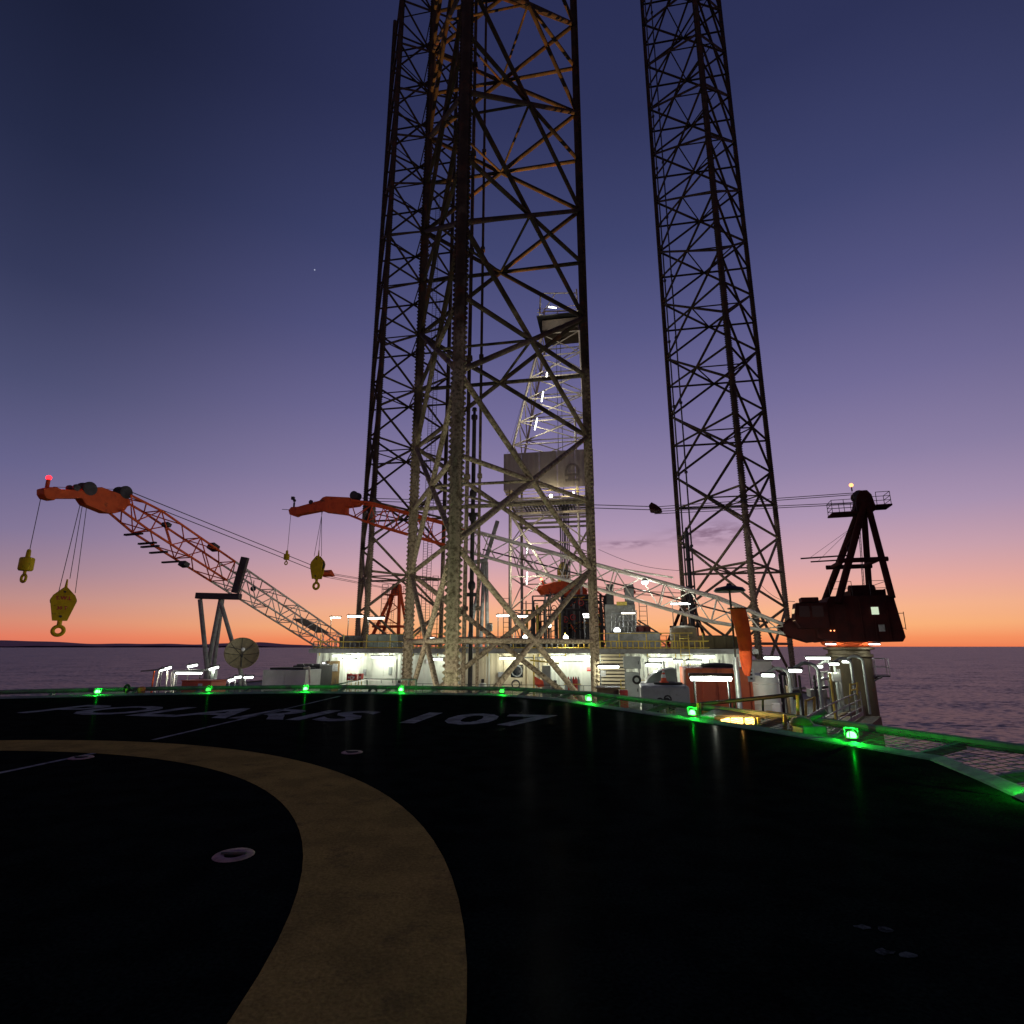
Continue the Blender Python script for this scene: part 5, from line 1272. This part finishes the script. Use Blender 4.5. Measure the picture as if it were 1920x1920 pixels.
# cabinets
for (lb, x0, y0, x1, y1, Yd) in (('square grey cabinet mounted high beside the louvred store', 1171, 1231, 1202, 1254, 39), ('tall grey cabinet with a dark hose below the square one', 1176, 1261, 1199, 1330, 38.5)):
    t_, bd, c, w_, z0, z1 = gear('control_cabinet', lb, 'cabinet', x0, y0, x1, y1, Yd, 'grey_tank', .6, zbase=None if 'high' in lb else DECK)
    mb = MB(); mb.box(c - AX * .32 + UP * (z0 + z1) / 2, (w_ * .9, .04, (z1 - z0) * .92), RIGM); mb.build('door', 'grey_tank', t_, bevel=.01)
    mb = MB(); mb.box(c + RX * w_ * .36 - AX * .36 + UP * (z0 + z1) / 2, (.05, .05, .2), RIGM); mb.build('handle', 'dark_steel', t_)
    if 'high' in lb:
        for k in (-.45, .45): strut(t_, 'stand', c + RX * k + UP * DECK, c + RX * k + UP * z0, .05, 'grey_steel', 6)
    else:
        mb = MB(); mb.torus(c + RX * .3 - AX * .38 + UP * (z1 - .45), .22, .07, AX, 16, 6); mb.build('hose', 'rubber', t_, smooth=True)
# pale upright tank
q = P(1424, 1300, 29.5); q.z = DECK
pt_ = thing('upright_tank', 'pale grey upright cylinder tank behind the orange container', 'tank', q)
zt = P(1424, 1262, 29.5).z
mb = MB(); mb.lathe([(.95, DECK), (.95, zt - .25), (.85, zt - .08), (.5, zt), (.05, zt + .02)], Vector((q.x, q.y, 0)), 28); mb.build('shell', 'pale_tank', pt_, smooth=True)
for z in (DECK + 1.1, zt - .5):
    mb = MB(); mb.lathe([(.96, z), (.985, z + .01), (.985, z + .07), (.96, z + .08)], Vector((q.x, q.y, 0)), 28, cap=False); mb.build('hoop', 'pale_tank', pt_, smooth=True)
mb = MB(); mb.box(q - Vector((-.35, .9, 0)) + UP * .95, (.42, .12, .5)); mb.build('gauge_box', 'sign_white', pt_, bevel=.02)
mb = MB(); q2 = P(1443, 1240, 33); mb.box(Vector((q2.x - .6, 33.5, (DECK + q2.z) / 2)), (1.5, 1.0, q2.z - DECK), RIGM)
t2 = thing('switch_house', 'pale grey square housing rising behind the upright tank', 'housing', Vector((q2.x - .6, 33.5, DECK))); mb.build('body', 'pale_tank', t2, bevel=.04)
mb = MB(); mb.box(Vector((q2.x - .6, 33.5, q2.z + .04)), (1.62, 1.12, .08), RIGM); mb.build('lid', 'grey_steel', t2)
# small boxes at the helideck rim
t_, bd, c, w_, z0, z1 = gear('hose_box', 'brown hose box beside the red post box near a green light', 'box', 1124, 1292, 1164, 1322, 22.5, 'door_brown', .9, zbase=-1.6)
mb = MB(); mb.box(c + UP * (z1 + .03), (w_ + .08, 1.0, .06), RIGM); mb.build('lid', 'door_brown', t_)
strut(t_, 'stand', c + UP * DECK, c + UP * z0, .08, 'dark_steel', 6)
t_, bd, c, w_, z0, z1 = gear('extinguisher_box', 'narrow red box standing beside the brown hose box', 'box', 1165, 1294, 1179, 1330, 22, 'red_paint', .4, zbase=-1.6)
mb = MB(); mb.box(c - AX * .22 + UP * ((z0 + z1) / 2), (w_ * .8, .03, (z1 - z0) * .85), RIGM); mb.build('door', 'red_paint', t_)
strut(t_, 'stand', c + UP * DECK, c + UP * z0, .05, 'dark_steel', 6)
# valve station before the grey tank
vs_ = thing('valve_station', 'small brown valve station in front of the grey tank', 'valve', P(1247, 1335, 21.5))
for k in range(7):
    a_ = P(1228 + k * 6, 1338, 21.5); strut(vs_, 'pipe', a_, a_ + UP * rn.uniform(.25, .75), .05, rn.choice(('dish', 'rubber', 'galv')), 8)
for (x, y) in ((1238, 1316), (1252, 1311), (1261, 1322)):
    q = P(x, y, 21.4); mb = MB(); mb.torus(q, .12, .03, Vector((.3, 1, 0)), 12, 6); mb.sphere(q + Vector((0, .1, -.08)), .13); mb.build('valve', 'rubber', vs_, smooth=True)
# windsock
YW = 18.5
q = P(1392, 1345, YW); base = Vector((q.x, YW, DECK))
wsk = thing('windsock', 'limp orange windsock hanging from a grey pole with a dark lamp head', 'windsock', base)
ptop = P(1368, 1104, YW); pbot = P(1388, 1335, YW); px_ = ptop.x
strut(wsk, 'pole', Vector((pbot.x, YW, DECK)), Vector((pbot.x, YW, P(1380, 1232, YW).z)), .085, 'galv', 12)
strut(wsk, 'pole', Vector((pbot.x, YW, P(1380, 1232, YW).z)), Vector((pbot.x, YW, ptop.z)), .035, 'dark_steel', 8)
mb = MB(); pc = Vector((pbot.x, YW, ptop.z)); mb.lathe([(.06, .18), (.1, .1), (.42, .03), (.5, -.06), (.46, -.1), (.1, -.08)], pc, 20); mb.build('lamp_head', 'dark_steel', wsk, smooth=True)
spine = [(1384, 1140, 13), (1385, 1148, 14.5), (1387, 1165, 15), (1392, 1185, 13), (1397, 1210, 12), (1399, 1235, 11), (1401, 1252, 9), (1402, 1267, 4)]
mb = MB(); nsk = 18
for k, (x, y, r_) in enumerate(spine):
    c = P(x, y, YW - .12); rm = r_ * YW / 1060
    for i in range(nsk):
        a_ = 2 * math.pi * i / nsk; rr_ = rm * (1 + .13 * math.sin(3 * a_ + k * .9) + .06 * math.sin(5 * a_ - k))
        mb.v.append(c + Vector((math.cos(a_) * rr_, math.sin(a_) * rr_ * .75, .02 * math.sin(2 * a_ + k))))
for k in range(len(spine) - 1):
    for i in range(nsk): mb.f.append((k * nsk + i, k * nsk + (i + 1) % nsk, (k + 1) * nsk + (i + 1) % nsk, (k + 1) * nsk + i))
so_ = mb.build('sock', 'sock', wsk, smooth=True)
md = so_.modifiers.new('smooth', 'SUBSURF'); md.levels = 1; md.render_levels = 2
mb = MB(); mb.torus(P(1383, 1141, YW - .12), .30, .02, UP, 20, 6); mb.build('hoop', 'dark_steel', wsk, smooth=True)
strut(wsk, 'arm', P(1368, 1141, YW), P(1383, 1141, YW - .12), .02, 'dark_steel', 6)

# stair landing with yellow rails beside the helideck
def pbar(root, name, a, b_, r_, m): return strut(root, name, a, b_, r_, m, 8)
sl = thing('stair_landing', 'stair landing with orange-yellow handrails just below the helideck edge', 'stair landing', P(1470, 1375, 14))
zl = -.75
lp = [P(1352, 1350, 14.6), P(1520, 1350, 14.6), P(1520, 1350, 12.9), P(1352, 1350, 13.4)]
lp = [Vector((v.x, v.y, zl)) for v in lp]
mb = MB(); mb.prism([lp[0], lp[3], lp[2], lp[1]], UP * .06); mb.build('grating', 'dark_steel', sl)
for a, b_, Y1, Y2 in (((1437, 1335), (1503, 1344), 14.6, 14.0), ((1400, 1366), (1490, 1372), 13.2, 12.8), ((1405, 1349), (1465, 1338), 14.2, 14.6)):
    pbar(sl, 'rail', P(*a, Y1), P(*b_, Y2), .038, 'yellow')
for (x, y0, y1, Yd) in ((1495, 1304, 1345, 14.1), (1422, 1345, 1368, 13.3), (1471, 1340, 1378, 13.0), (1450, 1336, 1350, 14.4)):
    pbar(sl, 'post', P(x, y0, Yd), P(x + 1.5, y1, Yd), .04, 'yellow')
pbar(sl, 'handrail', P(1296, 1322, 15.5), P(1503, 1301, 14.2), .05, 'dark_steel')
pbar(sl, 'post', P(1308, 1318, 15.4), P(1309, 1345, 15.4), .04, 'yellow')
for x in (1313, 1377, 1430): pbar(sl, 'post', P(x, 1320 - (x - 1296) * .1, 15), P(x + 1, 1350, 15), .03, 'dark_steel')
for k in range(6):
    q = Vector((lp[1].x + .3 + .28 * k, lp[1].y - .6, zl - .2 * k)); mb = MB(); mb.box(q, (.28, .9, .04)); mb.build('step', 'dark_steel', sl)
# amber flood lamp
pA = P(1386, 1352, 13.75)
am = thing('amber_flood', 'glowing amber flood lamp under a dark hood at the helideck rim', 'lamp', pA)
hv = [P(1312, 1347, 14.1), P(1338, 1334, 14.6), P(1432, 1338, 14.6), P(1428, 1346, 13.9), P(1340, 1349, 13.7)]
mb = MB(); mb.prism(hv, UP * .05); mb.build('hood', 'dark_steel', am)
mb = MB(); mb.box(pA + Vector((0, .12, 0)), (1.0, .1, .22)); mb.build('housing', 'dark_steel', am)
for k, w_ in ((-.30, .20), (-.04, .27), (.25, .20)):
    mb = MB(); mb.box(pA + Vector((k, .03, 0)), (w_, .08, .14)); mb.build('lens', 'amber', am, bevel=.02)
plight(am, pA + Vector((0, -.16, .20)), 50, (1, .5, .12))
ld = bpy.data.lights.new('amber_beam', 'SPOT'); ld.energy = 120000; ld.color = (1, .47, .13); ld.spot_size = R(20); ld.spot_blend = .6; ld.shadow_soft_size = .15
lo_ = bpy.data.objects.new('amber_beam', ld); COL.objects.link(lo_); lo_.parent = gold
tgt = Vector((-1.6, 32.5, 55)); lo_.location = Vector((0, 0, .35)); lo_.rotation_euler = (tgt - gold.location).to_track_quat('-Z', 'Y').to_euler()
# foam monitor box by the right green light
t_, bd, c, w_, z0, z1 = gear('foam_monitor', 'boxy foam monitor on the helideck rim lit by the green light', 'fire monitor', 1508, 1362, 1550, 1386, 11.7, 'edge_steel', .45, zbase=-.1, bev=.03, rig=False)
mb = MB(); mb.lathe([(.2, 0), (.22, .06), (.16, .14), (.04, .18)], P(1503, 1361, 12.0), 14); mb.build('cap', 'door_brown', t_, smooth=True)
mb = MB(); mb.tube(c + Vector((.0, -.1, .25)), c + Vector((.25, -.25, .42)), .05, 8); mb.build('nozzle', 'edge_steel', t_, smooth=True)
# handrails along the starboard walkway
sr = thing('deck_railing', 'grey handrail along the right side deck leading to the crane pedestal', 'railing', P(1560, 1330, 28))
rp = [P(1497, 1352, 20.5), P(1520, 1340, 22.5), P(1543, 1328, 24.8), P(1566, 1314, 27.5), P(1590, 1302, 30.5), P(1612, 1292, 33.5)]
rp = [Vector((v.x, v.y, -2.1)) for v in rp]
handrail(sr, rp, 1.25, 'grey_steel', .035, mids=(.35, .68))
mb = MB()
for a_, b_ in zip(rp, rp[1:]): mb.bar(a_ + UP * .1, b_ + UP * .1, .03, .22)
mb.build('toe_board', 'grey_steel', sr)
wk = thing('side_walkway', 'olive plated side walkway outside the handrail by the crane pedestal', 'walkway', P(1590, 1370, 22))
mb = MB(); q = [P(1478, 1385, 18.8), P(1640, 1400, 18.8)]
wv = [Vector((v.x, v.y, -2.16)) for v in rp]
mb.prism([wv[0] + Vector((-1.2, 0, -1.8)), wv[0] + Vector((.6, -.2, -1.8)), wv[-1] + Vector((1.0, 0, -1.8)), wv[-1] + Vector((-1.4, .3, -1.8))], UP * 1.8); mb.build('plating', 'hull_paint', wk)
yl = thing('yellow_gate', 'small yellow gate rail beside the swan-neck lamps', 'gate', P(1600, 1305, 33))
for (x, y0, y1) in ((1594, 1282, 1308), (1607, 1279, 1303)): pbar(yl, 'post', P(x, y1, 32), P(x, y0, 32), .05, 'yellow')
for y in (1283, 1294): pbar(yl, 'rail', P(1594, y + 1, 32), P(1607, y - 2, 32), .04, 'yellow')
yl = thing('yellow_gate', 'yellow post rail beneath the curved lamp pole nearest the pale tank', 'gate', P(1520, 1330, 26))
for (x, y0, y1) in ((1511, 1312, 1345), (1527, 1306, 1338)): pbar(yl, 'post', P(x, y1, 24), P(x, y0, 24), .05, 'yellow')
pbar(yl, 'rail', P(1511, 1314, 24), P(1527, 1308, 24), .04, 'yellow')
# dark pipework between tank and pedestal
dp2 = thing('deck_pipework', 'dark vent pipes and frames crowding the right side deck', 'pipework', P(1500, 1340, 30))
for (x, y0, Yd, r_, m) in ((1462, 1264, 30, .1, 'dark_steel'), (1469, 1258, 31, .07, 'dark_steel'), (1486, 1262, 33, .09, 'grey_steel'), (1498, 1266, 28, .06, 'rubber'), (1526, 1266, 33, .07, 'dark_steel'), (1540, 1262, 35, .12, 'grey_steel'), (1552, 1258, 36, .08, 'dark_steel'), (1556, 1262, 32, .06, 'yellow'), (1572, 1255, 36, .1, 'grey_steel'), (1478, 1285, 27, .13, 'dish')):
    a_ = P(x, 1300, Yd); b_ = P(x, y0, Yd); strut(dp2, 'pipe', Vector((b_.x, b_.y, DECK)), b_, r_, m, 8)
for (x0, y0, x1, y1, Yd, m) in ((1462, 1264, 1478, 1262, 30, 'dark_steel'), (1524, 1276, 1556, 1272, 33, 'galv'), (1526, 1290, 1552, 1288, 33, 'dark_steel'), (1486, 1292, 1510, 1290, 30, 'grey_steel'), (1530, 1262, 1550, 1260, 35, 'dark_steel')):
    strut(dp2, 'pipe', P(x0, y0, Yd), P(x1, y1, Yd), .07, m, 8)
for (x0, y0, x1, y1, Yd, m) in ((1566, 1262, 1578, 1278, 34, 'pale_tank'), (1474, 1290, 1502, 1312, 31, 'dark_steel'), (1525, 1293, 1552, 1308, 33, 'grey_steel'), (1480, 1270, 1492, 1284, 33, 'dish')):
    pbox(dp2, 'equipment_box', x0, y0, x1, y1, Yd, .8, m)
# access platform bracketed to the pedestal
ap = thing('pedestal_platform', 'small railed platform bracketed out from the crane pedestal over the sea', 'platform', P(1640, 1272, 41))
pq = [P(1618, 1269, 40.6), P(1670, 1272, 40.2), P(1664, 1268, 42.2), P(1618, 1267, 42.6)]
zz = pq[0].z; pq = [Vector((v.x, v.y, zz)) for v in pq]
mb = MB(); mb.prism(pq, UP * .1); mb.build('grating', 'dark_steel', ap)
handrail(ap, [pq[0] + UP * .1, (pq[0] + pq[1]) / 2 + UP * .1, pq[1] + UP * .1, pq[2] + UP * .1, (pq[2] + pq[3]) / 2 + UP * .1], 1.1, 'grey_steel', .025)
strut(ap, 'bracket', pq[1].lerp(pq[0], .3), P(1622, 1284, 40.8), .06, 'dark_steel', 6)
strut(ap, 'bracket', pq[2].lerp(pq[3], .3), P(1620, 1283, 42.2), .06, 'dark_steel', 6)

# ================================================================== PORT SIDE AND MIDDLE
# satellite dish
q = P(452, 1228, 48)
sdh = thing('satellite_dish', 'large tan satellite dish behind the boom rest legs', 'satellite dish', Vector((q.x, q.y, DECK)))
dax = Vector((.50, .76, .42)).normalized(); dax = Vector((.45, -.75, .35)).normalized()
mb = MB(); k = 10; prof = [(1.3 * (i + .02) / k, .46 * (i / k) ** 2) for i in range(k + 1)]
mb.lathe(prof, q, 32, dax, cap=False); di = mb.build('reflector', 'dish', sdh, smooth=True)
for i in range(8):
    a_ = 2 * math.pi * i / 8; x, y, d = frame(dax); e_ = x * math.cos(a_) + y * math.sin(a_)
    mb = MB(); mb.path([q + e_ * (1.3 * s_ / 4) + dax * (.46 * (s_ / 4) ** 2 + .02) for s_ in range(5)], .02, 4); mb.build('rib', 'dark_steel', di)
mb = MB(); mb.torus(q + dax * .46, 1.3, .03, dax, 32, 6); mb.build('rim', 'dish', di, smooth=True)
for a_ in (.5, 2.6, 4.7):
    x, y, d = frame(dax); e_ = x * math.cos(a_) + y * math.sin(a_); strut(sdh, 'feed_strut', q + e_ * 1.15 + dax * .37, q + dax * 1.05, .025, 'dark_steel', 6)
mb = MB(); mb.lathe([(.12, 0), (.14, .25), (.05, .3)], q + dax * 1.0, 10, dax); mb.build('feed_horn', 'sign_white', sdh, smooth=True)
strut(sdh, 'mast', Vector((q.x, q.y + .5, DECK)), q - dax * .1, .12, 'grey_steel', 10)
mb = MB(); mb.box(q - dax * .3 - UP * .3, (.6, .6, .8)); mb.build('mount', 'dark_steel', sdh, bevel=.05)
# pale machinery box and dark box behind
t_, bd, c, w_, z0, z1 = gear('air_unit', 'wide pale grey air conditioning unit left of the brown door', 'air unit', 491, 1256, 582, 1300, 38, 'pale_tank', 2.0, zbase=DECK)
for k in range(3):
    mb = MB(); mb.box(c + RX * (-w_ / 2 + .02 + (w_ - .04) * k / 2) - AX * .99 + UP * (z0 + z1) / 2, (.06, .05, z1 - z0 - .05), RIGM); mb.build('rib', 'pale_tank', t_)
mb = MB(); mb.box(c + UP * (z1 + .06), (w_ * .8, 1.6, .12), RIGM); mb.build('fan_deck', 'rubber', t_, bevel=.03)
mb = MB(); mb.box(c - AX * 1.06 + UP * (z0 + 1.02), (w_ * .86, .08, .1), RIGM); mb.build('skid', 'edge_steel', t_)
t_, bd, c, w_, z0, z1 = gear('generator_box', 'black generator box behind the pale air unit', 'generator', 548, 1248, 606, 1290, 43, 'rubber', 2.0, zbase=DECK)
for k in range(3):
    mb = MB(); mb.box(c + RX * (-.7 + .7 * k) + UP * (z1 + .05), (.5, 1.4, .1), RIGM); mb.build('grille', 'dark_steel', t_)
dr = thing('drain_pipe', 'white bent pipe at the end of the pale air unit', 'pipe', P(580, 1300, 37.5))
mb = MB(); mb.path([P(570, 1252, 37.6), P(580, 1251, 37.6), P(581, 1285, 37.6)], .07, 8); mb.build('pipe', 'boom_white', dr, smooth=True)
# red box
t_, bd, c, w_, z0, z1 = gear('red_box', 'long red equipment box behind the helideck edge by the boom rest', 'box', 338, 1278, 403, 1300, 30, 'orange_box', 1.2, zbase=DECK + .2)
mb = MB(); mb.box(c + UP * (z1 + .03), (w_ + .06, 1.26, .06), RIGM); mb.build('lid', 'orange_box', t_, bevel=.02)
q = P(375, 1285, 29.3); mb = MB(); mb.box(q, (.22, .03, .16), RIGM); mb.build('placard', 'sign_white', t_)
# port side canopy
cy = thing('deck_canopy', 'open pipe canopy with slanted roof plank over the port side deck', 'canopy', P(330, 1300, 38))
for (x0, y0, x1) in ((290, 1256, 283), (299, 1256, 288), (315, 1258, 309), (323, 1261, 320), (327, 1262, 325)):
    a_ = P(x0, y0, 38); b_ = P(x1, 1300, 38); b_.z = DECK; strut(cy, 'post', b_, a_, .05, 'crane_red' if x0 == 290 else 'boom_white', 8)
mb = MB(); mb.bar(P(272, 1258, 38), P(312, 1254, 38), .9, .08); mb.build('roof_plank', 'grey_steel', cy)
mb = MB(); mb.bar(P(326, 1258.5, 38.4), P(392, 1256, 39), .6, .12); mb.build('roof_plank', 'grey_steel', cy)
pbox(cy, 'side_panel', 393, 1257, 404, 1282, 38, .3, 'grey_tank')
# life ring and small things on the port rim
q = P(238, 1291, 21.5)
lr_ = thing('hose_reel', 'dark hose reel on a yellow stand at the helideck rim', 'hose reel', Vector((q.x, q.y, -.6)))
mb = MB(); mb.torus(q, .12, .045, Vector((.4, 1, 0)), 16, 6); mb.build('reel', 'rubber', lr_, smooth=True); strut(lr_, 'stand', Vector((q.x, q.y, -.6)), q, .05, 'yellow', 6)
q = P(265, 1297, 21.6)
fb = thing('bollard_lamp', 'small orange lamp post at the helideck rim', 'lamp post', Vector((q.x, q.y, -.6)))
mb = MB(); mb.lathe([(.09, -.4), (.12, .02), (.12, .14), (.05, .18)], q, 12); mb.build('head', 'cone_orange', fb, smooth=True); strut(fb, 'stem', Vector((q.x, q.y, -.6)), q, .05, 'dark_steel', 6)
# red fire boxes by the corrugated wall
fv = thing('fire_point', 'row of red fire boxes on short legs by the white corrugated wall', 'fire point', P(662, 1292, 44))
for k, (x0, x1) in enumerate(((650, 657.5), (658.5, 668.5), (671.5, 679))):
    bx_ = pbox(fv, 'fire_box', x0, 1263 + k % 2, x1, 1276, 44, .4, 'red_paint')
    q = P((x0 + x1) / 2, 1270, 43.95); mb = MB(); mb.box(q, (.10, .03, .12), RIGM); mb.build('handle', 'sign_white', bx_)
    for x in (x0 + 1, x1 - 1):
        q = P(x, 1276, 44.2); strut(fv, 'leg', Vector((q.x, q.y, DECK)), q, .035, 'yellow', 6)
q = P(659.5, 1271, 43.8); mb = MB(); mb.torus(q, .12, .035, Vector((.2, 1, 0)), 14, 6); mb.build('hose_coil', 'sign_white', fv, smooth=True)
# green-lit ramp frame on the rim
rf = thing('rim_frame', 'low steel frame with a sloping rail beside a green light', 'frame', P(720, 1290, 23.5))
for a, b_ in (((688, 1274), (780, 1274)), ((688, 1274), (688, 1289)), ((780, 1274), (780, 1300)), ((688, 1289), (740, 1289)), ((766, 1276), (766, 1300)), ((612, 1287), (688, 1273))):
    strut(rf, 'bar', P(*a, 23.6), P(*b_, 23.6), .035, 'edge_steel', 6)
mb = MB(); mb.torus(P(699, 1297, 23.2), .14, .05, Vector((0, 1, 0)), 16, 6, 0, math.pi); mb.build('tyre_stop', 'rubber', rf, smooth=True)
# lifebuoy, yellow crane arm and red tarp near the store front
yh = thing('davit', 'yellow davit arm by the lit wall with a red tarp hanging below', 'davit', P(1001, 1290, 43))
q = P(1001, 1300, 43); strut(yh, 'mast', Vector((q.x, q.y, DECK)), P(1001, 1228, 43), .06, 'yellow', 8)
strut(yh, 'arm', P(994, 1238, 43), P(1048, 1244, 42.6), .06, 'yellow', 8)
rt = thing('red_tarp', 'red triangular tarp hanging beside the yellow davit', 'tarp', P(1010, 1290, 42.8))
mb = MB(); tv = [P(1002, 1268, 42.8), P(1018, 1277, 42.8), P(1020, 1287, 42.7), P(1010, 1289, 42.7), P(1003, 1284, 42.8)]
mb.prism(tv, AX * .12); mb.build('cloth', 'cone_orange', rt, bevel=.03)
t_, bd, c, w_, z0, z1 = gear('locker', 'grey locker in front of the lit wall behind the crossing braces', 'locker', 1018, 1248, 1034, 1300, 43, 'grey_tank', .7, zbase=DECK)
mb = MB(); mb.box(c - AX * .36 + UP * (z0 + z1) / 2, (w_ * .86, .03, (z1 - z0) * .9), RIGM); mb.build('door', 'grey_tank', t_)
# waist rail in front of the deckhouse
fr = thing('deck_railing', 'thin grey handrail in front of the deckhouse doors', 'railing', RA(-2, HA - 2, DECK))
handrail(fr, [RA(-9 + 1.7 * k, HA - 2.6, DECK) for k in range(11)], 1.15, 'dark_steel', .022)
# stairs beside the store front
yr = thing('deck_railing', 'yellow handrail round the louvred store front', 'railing', RA(8, HA - 2, DECK))
handrail(yr, [RA(7.2 + .62 * k, HA - 1.6, DECK + .3) for k in range(5)], 1.2, 'yellow', .035)

# conduits, junction boxes and downpipes fixed to the deckhouse wall
rn = random.Random(23)
for k in range(22):
    r_ = rn.uniform(R0 + .5, R1 - .5); z0 = rn.choice((DECK, DECK, rn.uniform(-1.5, 0)))
    strut(house, 'conduit', RA(r_, HA - .13, z0), RA(r_, HA - .13, rn.uniform(.7, 1.15)), rn.choice((.022, .03, .05)), rn.choice(('grey_steel', 'wall_white', 'galv', 'dark_steel')), 6)
for k in range(4):
    r_ = rn.uniform(R0 + 1, R1 - 6); z = rn.uniform(.55, 1.05); strut(house, 'conduit', RA(r_, HA - .14, z), RA(r_ + rn.uniform(3, 6), HA - .14, z), .03, 'grey_steel', 6)
for k in range(12):
    r_ = rn.uniform(R0 + .8, R1 - 1); z = rn.uniform(-1.2, .6); w_ = rn.uniform(.2, .5); mb = MB(); mb.box(RA(r_, HA - .17, z), (w_, .16, rn.uniform(.25, .6)), RIGM); mb.build('junction_box', rn.choice(('grey_tank', 'galv', 'sign_white')), house, bevel=.02)
# odds and ends on the deck in front of the house
for (lb, px, Yd, r_, h, m) in (('blue-grey oil drum by the double white door', 748, 43.5, .3, .9, 'grey_tank'), ('red oil drum beside the double white door', 757, 43.8, .3, .9, 'red_paint'), ('pale oil drum at the foot of the lit wall left of the davit', 905, 43.5, .3, .9, 'pale_tank'), ('dark oil drum next to the locker', 1041, 42, .3, .9, 'dark_steel')):
    q = P(px, 1290, Yd); drum('oil_drum', lb, 'drum', Vector((q.x, q.y, DECK + .35)), r_, h, m)
bt = thing('gas_rack', 'rack of upright gas bottles before the corrugated wall', 'gas rack', P(1075, 1290, 41))
for k in range(6):
    q = P(1062 + 4.6 * k, 1295, 41 + .1 * (k % 2)); mb = MB(); mb.lathe([(.11, DECK), (.115, DECK + 1.5), (.06, DECK + 1.68), (.03, DECK + 1.8)], Vector((q.x, q.y, 0)), 10); mb.build('bottle', rn.choice(('red_paint', 'pale_tank', 'grey_tank')), bt, smooth=True)
for z in (DECK + .5, DECK + 1.3): strut(bt, 'bar', P(1058, 1295, 40.85) * 1 + UP * (z - P(1058, 1295, 40.85).z), P(1090, 1295, 40.85) + UP * (z - P(1090, 1295, 40.85).z), .03, 'yellow', 6)
# thin cables slung above the roof
for (lb, a, b_) in (('thin cable sagging past the exhaust tower towards the far leg', (1122, 1030, 55), (1275, 1070, 57)), ('thin cable sagging from the far leg to the maroon crane cab', (1425, 1095, 57), (1490, 1128, 44))):
    p0 = P(*a); p1 = P(*b_); cb_ = thing('slung_cable', lb, 'cable', p0)
    pts = [p0.lerp(p1, k / 10) - UP * (.5 * math.sin(math.pi * k / 10)) for k in range(11)]
    mb = MB(); mb.path(pts, .022, 5); mb.build('wire', 'rope', cb_)
